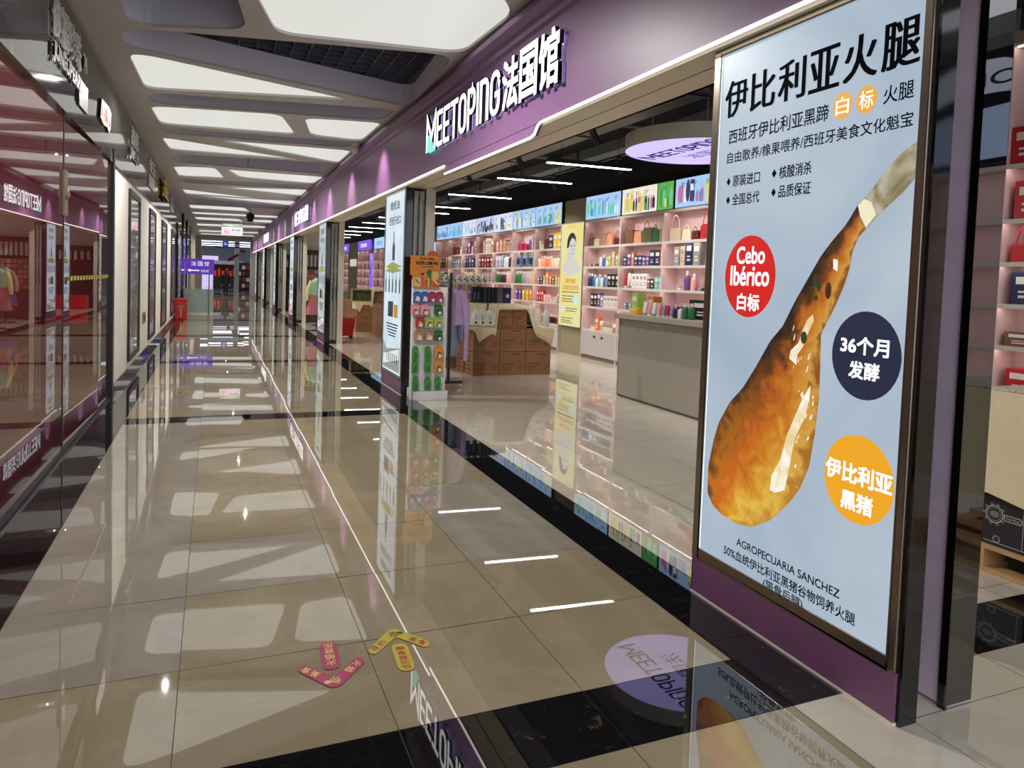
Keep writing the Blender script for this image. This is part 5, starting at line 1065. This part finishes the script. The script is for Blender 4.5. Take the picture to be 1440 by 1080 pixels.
# ------------------------------------------------------------------ mannequins on stands in the third opening
def mannequin(loc, label, top, skirt, under):
    t = thing('clothes_stand', label, 'clothes stand', loc, .3, 'dressed stands in third opening')
    mb = MB(); mb.tube([(0, 0, .02), (0, 0, 1.75)], .014); mb.box(-.3, .3, -.012, .012, .0, .025); mb.box(-.012, .012, -.25, .25, 0, .025); mb.tube([(-.3, 0, .3), (.3, 0, .3)], .008); mb.build('stand_frame', black_mt, t)
    mb = MB(); mb.lathe([(.05, 1.62), (.1, 1.58), (.2, 1.52), (.23, 1.4), (.24, 1.15), (.23, 1.1)], 0, 0, 18, 0, 1, .6); mb.build('jacket', pm('jacket_'+top, COL[top], .8, bump=.3), t, smooth=True)
    for s in (-1, 1): mb = MB(); mb.tube([(s*.18, 0, 1.52), (s*.27, 0, 1.3), (s*.3, .02, 1.05), (s*.3, .02, .92)], .06, 10, 0, True, [.06, .065, .055, .045]); mb.build('sleeve', pm('sleeve_'+under, COL[under], .8), t, smooth=True)
    mb = MB(); N = 28; v = []
    for z, rd in ((1.14, .2), (.95, .24), (.7, .29), (.5, .32)): v += [(rd*(1+.1*math.sin(9*2*PI*k/N)*(1.14-z))*math.cos(2*PI*k/N), rd*.65*(1+.1*math.sin(9*2*PI*k/N)*(1.14-z))*math.sin(2*PI*k/N), z) for k in range(N)]
    mb.add(v, [(i*N+k, i*N+(k+1) % N, (i+1)*N+(k+1) % N, (i+1)*N+k) for i in range(3) for k in range(N)]+[tuple(range(3*N, 4*N))]); mb.build('skirt', pm('skirt_'+skirt, COL[skirt], .85, bump=.3), t, smooth=True)
    mb = MB(); mb.tube([(-.17, 0, 1.55), (0, 0, 1.66), (.17, 0, 1.55)], .01, 6); mb.build('hanger', steel, t)
COL['mint'] = (150, 196, 172); COL['dusty pink'] = (190, 112, 118); COL['pale yellow'] = (222, 216, 140)
mannequin((2.92, 22.6, 0), 'stand dressed in mint jacket and dusty pink skirt beside second pillar', 'mint', 'dusty pink', 'pale yellow')
mannequin((3.35, 25.0, 0), 'stand dressed in beige jacket and purple skirt behind the mint one', 'beige', 'purple', 'tan')
# partition with striped shelf
mb = MB(); mb.box(3.0, 4.3, 27.45, 27.6, 2.6, 4.9); struct(mb.build('wall_partition', white_w))
t = thing('striped_shelf', 'dark shelf with row of white upright packs over pink bricks of goods', 'shelf', (3.04, 27.0, 0))
mb = MB(); mb.box(0, 1.25, .02, .42, 0, 2.6); mb.build('back', pm('shelf_brown', (120, 92, 84), .6), t); mb = MB(); mb.box(0, 1.25, 0, .06, 2.5, 2.6); mb.box(0, 1.25, -.1, .05, 1.95, 2.0); mb.build('boards', pm('shelf_dark', (58, 48, 48), .5), t)
for k in range(9): mb = MB(); mb.box(.05+k*.135, .13+k*.135, -.06, .01, 2.0, 2.42); mb.build('white_pack', cm('white'), t)
for k in range(8):
    for j in range(6): mb = MB(); mb.box(.03+k*.15, .165+k*.15, -.03, .02, .95+j*.16, 1.09+j*.16); mb.build('goods_box', cm(['pink', 'peach', 'tan', 'pink'][(k+j) % 4]), t)
mb = MB(); mb.box(2.9+.2, 4.2, 33.0, 33.6, 0, .55); tag(mb.build('red_bench', redpl, bevel=.02), 'low red bench seen through the fourth opening', 'bench')
t = thing('dark_shelf', 'dark shelf holding white bottles seen through the fourth opening', 'shelf', (3.0, 35.0, 0)); mb = MB(); mb.box(0, 1.6, .1, .4, 0, 2.6); mb.build('back', pm('shelf_charcoal', (70, 70, 72), .6), t)
for k in range(6): mb = MB(); mb.lathe([(.07, 2.0), (.07, 2.3), (.03, 2.4)], .12+k*.24, .0); mb.build('white_bottle', cm('white'), t)
mb = MB(); mb.box(0, 1.6, -.1, .1, 1.96, 2.0); mb.build('board', pm('shelf_dark', (1, 1, 1)), t)
mb = MB(); mb.box(3.02, 4.6, 35.5, 35.6, 2.6, 4.9); struct(mb.build('wall_partition_far', white_w))

# ------------------------------------------------------------------ right edge: table on a pallet
t = thing('display_table', 'pallet display under long cream cloth with patterned runner at right edge', 'table', (4.57, 3.06, 0))
mb = MB()
for z in (0.0, .15): 
    for x in (0, .32, .64): mb.box(x, x+.12, -2.6, 0, z, z+.03)
for k in range(4): mb.box(0, .78, -2.6+k*.84, -2.5+k*.84, .03, .15)
mb.build('pallet', wood_m, t)
mb = MB(); N = 40; v = []
for k in range(N+1):
    y = -2.62+2.66*k/N; wv = .012*math.sin(k*1.9)
    v += [(-.03-abs(wv)-.015, y, .5+.02*math.sin(k*.7)), (-.02-wv, y, .8), (-.012, y, 1.12), (.0, y, 1.165), (.8, y, 1.165)]
mb.add(v, [(k*5+j, (k+1)*5+j, (k+1)*5+j+1, k*5+j+1) for k in range(N) for j in range(4)])
e0 = N*5; mb.add([v[e0+i] for i in range(5)]+[(.82, .04, .5)], [(0, 1, 2, 3, 4, 5)]); mb.build('cloth', cloth_m, t, smooth=True)
mb = MB(); rn = marble('runner_print', (232, 222, 200), (120, 84, 52), 26, .56, .7, 1.4)
mb.box(.02, .7, -2.5, .0, 1.168, 1.176); mb.build('runner', rn, t)
mb = MB(); mb.box(.04, .78, -2.6, -.02, .5, 1.16); mb.build('inner_stand', carton_m, t)
bb = pm('black_crate_board', (34, 34, 36), .5)
for k in range(4):
    q = thing('black_case', 'black case with white printed emblem on pallet, %s from the black column' % ORD[k], 'case', (4.585, 3.04-.33*k, .181), 0, 'black cases on the pallet')
    mb = MB(); mb.box(0, .36, -.31, 0, 0, .31); mb.build('case_body', bb, q, bevel=.006)
    mb = MB(); T = FX(0, 0, 0); mb.ring(.1, .2, .05, .056, T, .001); mb.ring(.1, .2, .04, .042, T, .001); mb.ell(.1, .2, .03, .022, T, .001, 1)
    for j in range(10): mb.ring(.1+.064*math.cos(j*.628), .2+.064*math.sin(j*.628), .006, .008, T, .001, 0, 10)
    mb.flat([(.16, .175), (.26, .175), (.27, .185), (.27, .205), (.26, .215), (.16, .215)], T, .0008, 0); mb.flat([(.165, .18), (.257, .18), (.265, .188), (.265, .202), (.257, .21), (.165, .21)], T, .0012, 2)
    mb.text('Fine Wines', .175, .255, .186, .204, T, .0016, 0); mb.ring(.12, .045, .018, .022, T, .001); mb.rect(.04, .29, .02, .024, T, .001); mb.rect(.275, .278, .02, .3, T, .001); mb.build('printed_emblem', [pm('emblem_white', (190, 190, 186), .5), pm('emblem_grey', (120, 120, 118), .5), bb], q)
t = thing('wine_box', 'dark brown box lying on patterned runner at right edge', 'box', (4.9, 2.6, 1.177)); mb = MB(); mb.box(0, .3, -.4, .2, 0, .08); mb.build('box_body', pm('box_brown', (120, 64, 40), .5), t, bevel=.005)
mb = MB(); mb.box(.02, .28, -.38, .18, .08, .09); mb.build('lid_panel', pm('box_orange', (190, 120, 60), .5), t)
mb = MB(); mb.box(4.7, 5.2, 1.2, 2.9, .03, .13); tag(mb.build('dark_bundle', pm('bundle_black', (24, 22, 22), .8), loc=(0, 0, 0)), 'dark folded bundle lying inside the pallet', 'bundle')
# lit blue white display whose reflection shows in the black panel
t = thing('lit_picture_panel', 'blue white lit picture high over shelves, seen mirrored in black column', 'light box', (XB-.02, -.9, 3.24), 0)
mb = MB(); mb.box(0, .2, -1.5, 0, 0, 1.3); mb.build('housing', black_mt, t)
mb = MB(); T = FX(-.002, 0, 0); mb.rect(.01, 1.49, .01, 1.29, T, 0, 1); mb.flat(rounded([(.05, .08), (1.45, .05), (1.42, .5), (1.2, .62), (.3, .66), (.1, .5)], .1), T, .001, 0); mb.flat(rounded([(.1, .74), (.5, .8), (1.1, .82), (1.4, .7), (1.36, 1.1), (1.0, 1.22), (.4, 1.16)], .12), T, .001, 2); mb.text('OPI', .3, .95, .88, 1.04, T, .003, 1, .02); mb.build('lit_face', [em('standee_blue', (178, 200, 240), .75), ink, em('standee_white', (214, 220, 240), .8)], t)

# ------------------------------------------------------------------ things on the corridor ceiling
t = thing('dome_camera', 'white dome camera on ceiling edge above the purple band', 'camera', (2.36, 13.4, 4.15))
mb = MB(); mb.lathe([(.09, -.05), (.1, 0)]); mb.build('mount', cream_m, t, smooth=True); mb = MB(); mb.sphere((0, 0, -.1), .085); mb.build('dome', pm('dome_white', (222, 218, 210), .3), t, smooth=True)
t = thing('hanging_loudspeaker', 'black loudspeaker hanging from ceiling on a thin rod', 'loudspeaker', (1.25, 29.4, 4.15))
mb = MB(); mb.tube([(0, 0, 0), (0, 0, -.15)], .015); mb.build('rod', black_mt, t); mb = MB(); mb.lathe([(.05, -.5), (.11, -.48), (.11, -.18), (.05, -.15)]); mb.build('body', black_mt, t, smooth=True); mb = MB(); mb.box(-.15, .15, -.02, .02, -.36, -.2); mb.build('bracket', black_mt, t)
mb = MB(); mb.tube([(0, 0, 0), (.005, 0, -.2), (-.005, 0, -.45)], .012, 6); tag(mb.build('hanging_ribbon', pm('ribbon_green', (120, 150, 130), .5), loc=(.64, 16.5, 4.45)), 'thin pale green ribbon hanging from ceiling grille', 'ribbon')
t = thing('no_smoking_sign', 'white no smoking sign hanging across the corridor under a dark green bar', 'sign', (.68, 32.7, 3.24))
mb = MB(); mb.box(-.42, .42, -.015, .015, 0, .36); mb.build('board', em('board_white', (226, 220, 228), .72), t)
mb = MB(); mb.box(-.42, .42, -.03, .03, .36, .5); mb.rect(-.38, .0, .42, .45, FY(0, -.031), .001, 1); mb.build('top_bar', [pm('bar_green', (44, 58, 44), .5), pm('bar_text', (130, 150, 130), .5)], t)
mb = MB(); T = FY(0, -.016); mb.ring(-.21, .18, .095, .115, T, .001, 0); mb.flat([(-.29, .24), (-.275, .255), (-.13, .12), (-.145, .105)], T, .002, 0); mb.rect(-.28, -.16, .14, .165, T, .0015, 1)
mb.text('禁止吸烟', -.02, .32, .2, .28, T, .001, 1, .03); mb.text('NO SMOKING', -.02, .3, .13, .16, T, .001, 0); mb.rect(-.02, .28, .08, .1, T, .001, 2); mb.build('printing', [pm('sign_red', (190, 60, 70), .5), ink_m, pm('sign_grey', (150, 130, 140), .5)], t)
for x in (-.36, .36): mb = MB(); mb.tube([(x, 0, .5), (x, 0, .92)], .006, 6); mb.build('hanger', steel, t)

# ------------------------------------------------------------------ floor stickers
pk = pm('sticker_pink', (178, 30, 88), .3, ior=1.6, var=.03); ye = pm('sticker_yellow', (196, 180, 52), .3, ior=1.6, var=.03); pkt = pm('sticker_pink_text', (180, 30, 70), .35, var=0); yet = pm('sticker_cream_text', (232, 206, 120), .35, var=0)
def chevron(name, label, loc, rz, base, tx, capt, la, ra):
    t = thing(name, label, 'floor sticker', loc, rz, 'arrow stickers on the floor')
    mb = MB(); T0 = FZ(0, 0, 0); T = lambda x, y, q=0: T0(x*.8, y, q)
    V = [(0, .0), (.145, -.135), (.172, -.125), (.183, -.10), (.172, -.075), (.03, .075), (0, .082), (-.03, .075), (-.172, -.075), (-.183, -.10), (-.172, -.125), (-.145, -.135)]
    mb.prism(rounded(V, .02, 3), T, .001, .0022, 0); mb.build('chevron', base, t)
    mb = MB(); mb.prism(rounded([(-.048, -.31), (.048, -.31), (.048, -.065), (-.048, -.065)], .05, 5), T, .001, .0022, 0); mb.build('capsule', base, t)
    mb = MB(); n = len(capt); st = .21/n
    for i, ch in enumerate(capt): mb.text(ch, -.028, .028, -.095-(i+1)*st+.006, -.095-i*st, T, .0026, 0, .012)
    c, s_ = math.cos(.72), math.sin(.72)
    TR = lambda x, y, q=0: ((x*c+y*s_)*.8, -x*s_+y*c, q)
    TL = lambda x, y, q=0: ((x*c-y*s_)*.8, x*s_+y*c, q)
    for i, ch in enumerate(ra): mb.text(ch, .075+i*.06, .123+i*.06, .005, .053, TR, .0026, 0, .012)
    for i, ch in enumerate(la): mb.text(ch, -.123-(len(la)-1-i)*.06, -.075-(len(la)-1-i)*.06, .005, .053, TL, .0026, 0, .012)
    mb.text('你', -.035, .02, .0, .055, T, .0026, 1, .01); mb.ell(.035, .035, .018, .013, T, .0026, 1, 12)
    mb.build('lettering', [tx, ink_m if base is ye else yet], t)
    return t
chevron('arrow_sticker', 'yellow arrow shaped floor sticker with red characters, pointing away', (.84, 3.335, .0015), -.06, ye, pkt, '美食音乐节', '寻约', '美食')
chevron('arrow_sticker', 'pink arrow shaped floor sticker with cream characters, pointing to viewer', (.505, 3.08, .0015), PI-.06, pk, yet, '火焰音乐', '火焰', '美食')

# ------------------------------------------------------------------ far hall
hall_w = pm('hall_grey', (150, 150, 152), .6)
mb = MB(); mb.box(-9, 12, 54.3, 54.5, 3.9, 4.6); mb.box(2.35, 3.05, 54.0, 54.5, 0, 4.3); mb.box(3.05, 12, 54.2, 54.5, 0, 4.5); mb.box(-9, -1.2, 54.2, 54.5, 0, 4.5); struct(mb.build('wall_far_portal', hall_w))
mb = MB(); mb.box(-9, 13, 90, 90.3, 0, 5); struct(mb.build('wall_far', pm('hall_blue_grey', (120, 128, 140), .6)))
mb = MB(); mb.box(-9, 13, 54.5, 90, 4.4, 4.5); struct(mb.build('ceiling_far', pm('hall_ceiling', (130, 134, 142), .6)))
for k in range(5):
    mb = MB(); mb.box(-2, 4, 58+k*6, 58.6+k*6, 4.34, 4.39); tag(mb.build('ceiling_lamp', em('hall_lamp', (235, 240, 255), 2.4)), 'long lamp on ceiling of the far hall, %s from the corridor' % ORD[k], 'ceiling light', 'lamps of the far hall')
mb = MB(); mb.box(1.45, 1.8, 60, 60.35, 0, 4.4); struct(mb.build('trim_40', pm('column_grey', (170, 174, 180), .5)))
mb = MB(); mb.box(-1.6, -.9, 58, 58.7, 0, 4.4); struct(mb.build('trim_41', pm('column_beige', (180, 172, 152), .5)))
t = thing('hanging_wayfinding_sign', 'dark blue hanging square sign with white letter G on two dark bars', 'sign', (.75, 57, 3.42))
mb = MB(); mb.box(-.2, .2, -.05, .05, 0, .5); mb.text('G', -.1, .06, .2, .42, FY(0, -.051), .001, 1, .02); mb.rect(.09, .13, .2, .3, FY(0, -.051), .001, 1); mb.build('board', [em('sign_navy', (30, 40, 130), .8), em('sign_pale', (200, 210, 255), .9)], t)
mb = MB(); mb.box(-.9, 1.1, -.03, .03, .32, .4); mb.box(-.75, 1.0, -.03, .03, .02, .12); mb.build('bars', pm('bar_navy', (24, 28, 60), .5), t); mb = MB(); mb.tube([(-.6, 0, .4), (-.6, 0, .98)], .015); mb.tube([(.8, 0, .4), (.8, 0, .98)], .015); mb.build('hangers', black_mt, t)
t = thing('garland', 'string of dark red balls hanging in the far hall', 'garland', (1.6, 58, 3.2))
mb = MB(); mb.tube([(-.6, 0, -.7), (-.1, 0, -.3), (.3, 0, .2), (.35, 0, 1.2)], .012, 6); mb.build('string', cream_m, t)
for x, z in [(-.55, -.62), (-.4, -.5), (-.2, -.36), (0, -.26), (.28, .1), (.48, .05)]: mb = MB(); mb.sphere((x, 0, z), .13); mb.build('ball', pm('ball_red', (120, 22, 34), .5), t, smooth=True)
t = thing('kiosk', 'dark kiosk with white roof and glowing red goods in the far hall', 'kiosk', (1.2, 74, 0))
mb = MB(); mb.box(-1.4, 1.4, 0, 1.6, 2.35, 2.7); mb.build('roof', pm('kiosk_white', (224, 224, 228), .5), t); mb = MB(); mb.box(-1.3, 1.3, .2, 1.5, 0, 1.1); mb.build('counter', pm('kiosk_dark', (54, 50, 56), .5), t); mb = MB(); mb.box(-1.3, 1.3, 1.4, 1.5, 1.1, 2.35); mb.build('back_wall', pm('kiosk_wall', (60, 40, 40), .6), t)
for k in range(7): mb = MB(); mb.box(-1.2+k*.34, -.98+k*.34, .9, 1.1, 1.2, 1.75+.2*(k % 2)); mb.build('red_goods', em('goods_glow', (190, 60, 44), .5), t)
for x in (-1.3, 1.25): mb = MB(); mb.box(x, x+.06, .1, .16, 0, 2.4); mb.build('post', steel, t)
t = thing('goods_rack', 'brown rack of red and white goods at right of the far hall', 'rack', (2.6, 66, 0))
mb = MB(); mb.box(-.8, 1.4, .1, .6, 0, 2.5); mb.build('case', pm('rack_brown', (74, 48, 44), .6), t)
for j in range(4):
    for k in range(6): mb = MB(); mb.box(-.72+k*.34, -.46+k*.34, -.1, .1, .35+j*.52, .66+j*.52); mb.build('goods', cm(['maroon', 'white', 'red', 'olive', 'white', 'brown'][(k+j*2) % 6]), t)
for i, (x, y, w_, c) in enumerate([(-4, 80, 2.5, (180, 205, 245)), (-1.2, 84, 1.6, (200, 190, 240)), (4.5, 84, 2.0, (235, 225, 215))]):
    mb = MB(); mb.box(x, x+w_, y, y+.1, 0, 3.3); tag(mb.build('lit_shopfront', em('shopfront%d' % i, c, .9)), ['pale blue lit shopfront at left of the far hall', 'lilac lit shopfront in middle of the far hall', 'cream lit shopfront at right of the far hall'][i], 'shopfront')
# distant person in a long dark coat seen from behind
def person(loc, rz):
    t = thing('person', 'person in long black coat seen from behind, standing far down the corridor', 'person', loc, rz)
    coat = pm('coat_black', (20, 20, 24), .8); sk = pm('skin', (196, 150, 126), .6); tr = pm('trousers_dark', (34, 34, 42), .8)
    mb = MB(); N = 18; v = []
    lv = [(.48, .22, .14), (.8, .23, .15), (1.0, .22, .14), (1.15, .2, .125), (1.3, .22, .13), (1.42, .215, .12), (1.49, .13, .09), (1.53, .06, .06), (1.58, .052, .055)]
    for z, a, b in lv: v += [(a*math.cos(2*PI*k/N), b*math.sin(2*PI*k/N), z) for k in range(N)]
    mb.add(v, [(i*N+k, i*N+(k+1) % N, (i+1)*N+(k+1) % N, (i+1)*N+k) for i in range(len(lv)-1) for k in range(N)]+[tuple(range(N-1, -1, -1))])
    for s in (-1, 1):
        mb.tube([(s*.19, 0, 1.44), (s*.26, .01, 1.2), (s*.28, -.03, .98), (s*.27, -.07, .8)], .06, 10, 0, True, [.07, .062, .05, .042])
        mb.tube([(s*.27, -.07, .81), (s*.27, -.08, .74), (s*.268, -.09, .66)], .03, 8, 1, True, [.026, .034, .02])
        for q in range(4): mb.tube([(s*(.255+.0), -.115+.02*q, .69), (s*.258, -.117+.02*q, .64), (s*.25, -.115+.02*q, .60+.008*abs(q-1.5))], .008, 6, 1)
        mb.tube([(s*.24, -.1, .73), (s*.225, -.125, .69), (s*.228, -.125, .66)], .009, 6, 1)
        mb.tube([(s*.1, 0, .6), (s*.1, .0, .3), (s*.1, .01, .06)], .07, 10, 2, True, [.09, .07, .05])
        mb.box(s*.1-.045, s*.1+.045, -.16, .09, 0, .08, 2)
    mb.sphere((0, -.005, 1.66), .1, 14, 10, 1, .82, .98, 1.18)
    mb.sphere((0, -.105, 1.645), .016, 8, 6, 1); mb.sphere((-.083, 0, 1.655), .02, 8, 6, 1, .5, 1, 1.4); mb.sphere((.083, 0, 1.655), .02, 8, 6, 1, .5, 1, 1.4)
    mb.build('body', [coat, sk, tr], t, smooth=True)
    hb = MB(); hb.sphere((0, .018, 1.69), .108, 14, 10, 0, .88, 1.0, 1.15); hb.lathe([(.075, 1.5), (.088, 1.6), (.085, 1.7)], 0, .05, 12, 0, 1, .6); hb.build('hair', pm('hair_black', (18, 15, 15), .6), t, smooth=True)
person((.78, 55.5, 0), PI)

# ------------------------------------------------------------------ lamps: wall washers over the purple band, corridor spots mostly added for brightness, shop downlights
def lamp(kind, loc, power, rot=(0, 0, 0), **k):
    l = bpy.data.lights.new(kind.lower()+'_lamp', kind); l.energy = power
    for a, b in k.items(): setattr(l, a, b)
    o = bpy.data.objects.new('lamp_light', l); C.objects.link(o); o.location = loc; o.rotation_euler = rot; return o
for k in range(15): lamp('SPOT', (1.9, 11.6+2.9*k, 4.12), 150, (0, math.radians(-30), 0), spot_size=math.radians(66), spot_blend=1.0, shadow_soft_size=.012, color=(1, .9, .84))
for x, y in [(0.79, 18.25), (-.55, 10.9), (.75, 6.0), (.8, 23.6), (.8, 31.7), (.8, 38.5), (.8, 45), (.8, 50.5)]: lamp('SPOT', (x, y, 4.14), 290, (0, 0, 0), spot_size=math.radians(168), spot_blend=.5, shadow_soft_size=.012, color=(1, .97, .93))  # bare corridor spots: two follow floor glints, the rest added to brighten
for x, y, z in SPOTS: lamp('SPOT', (x, y, z), 120, (0, math.radians(-38), 0), spot_size=math.radians(95), spot_blend=.7, shadow_soft_size=.05, color=(1, .95, .9))
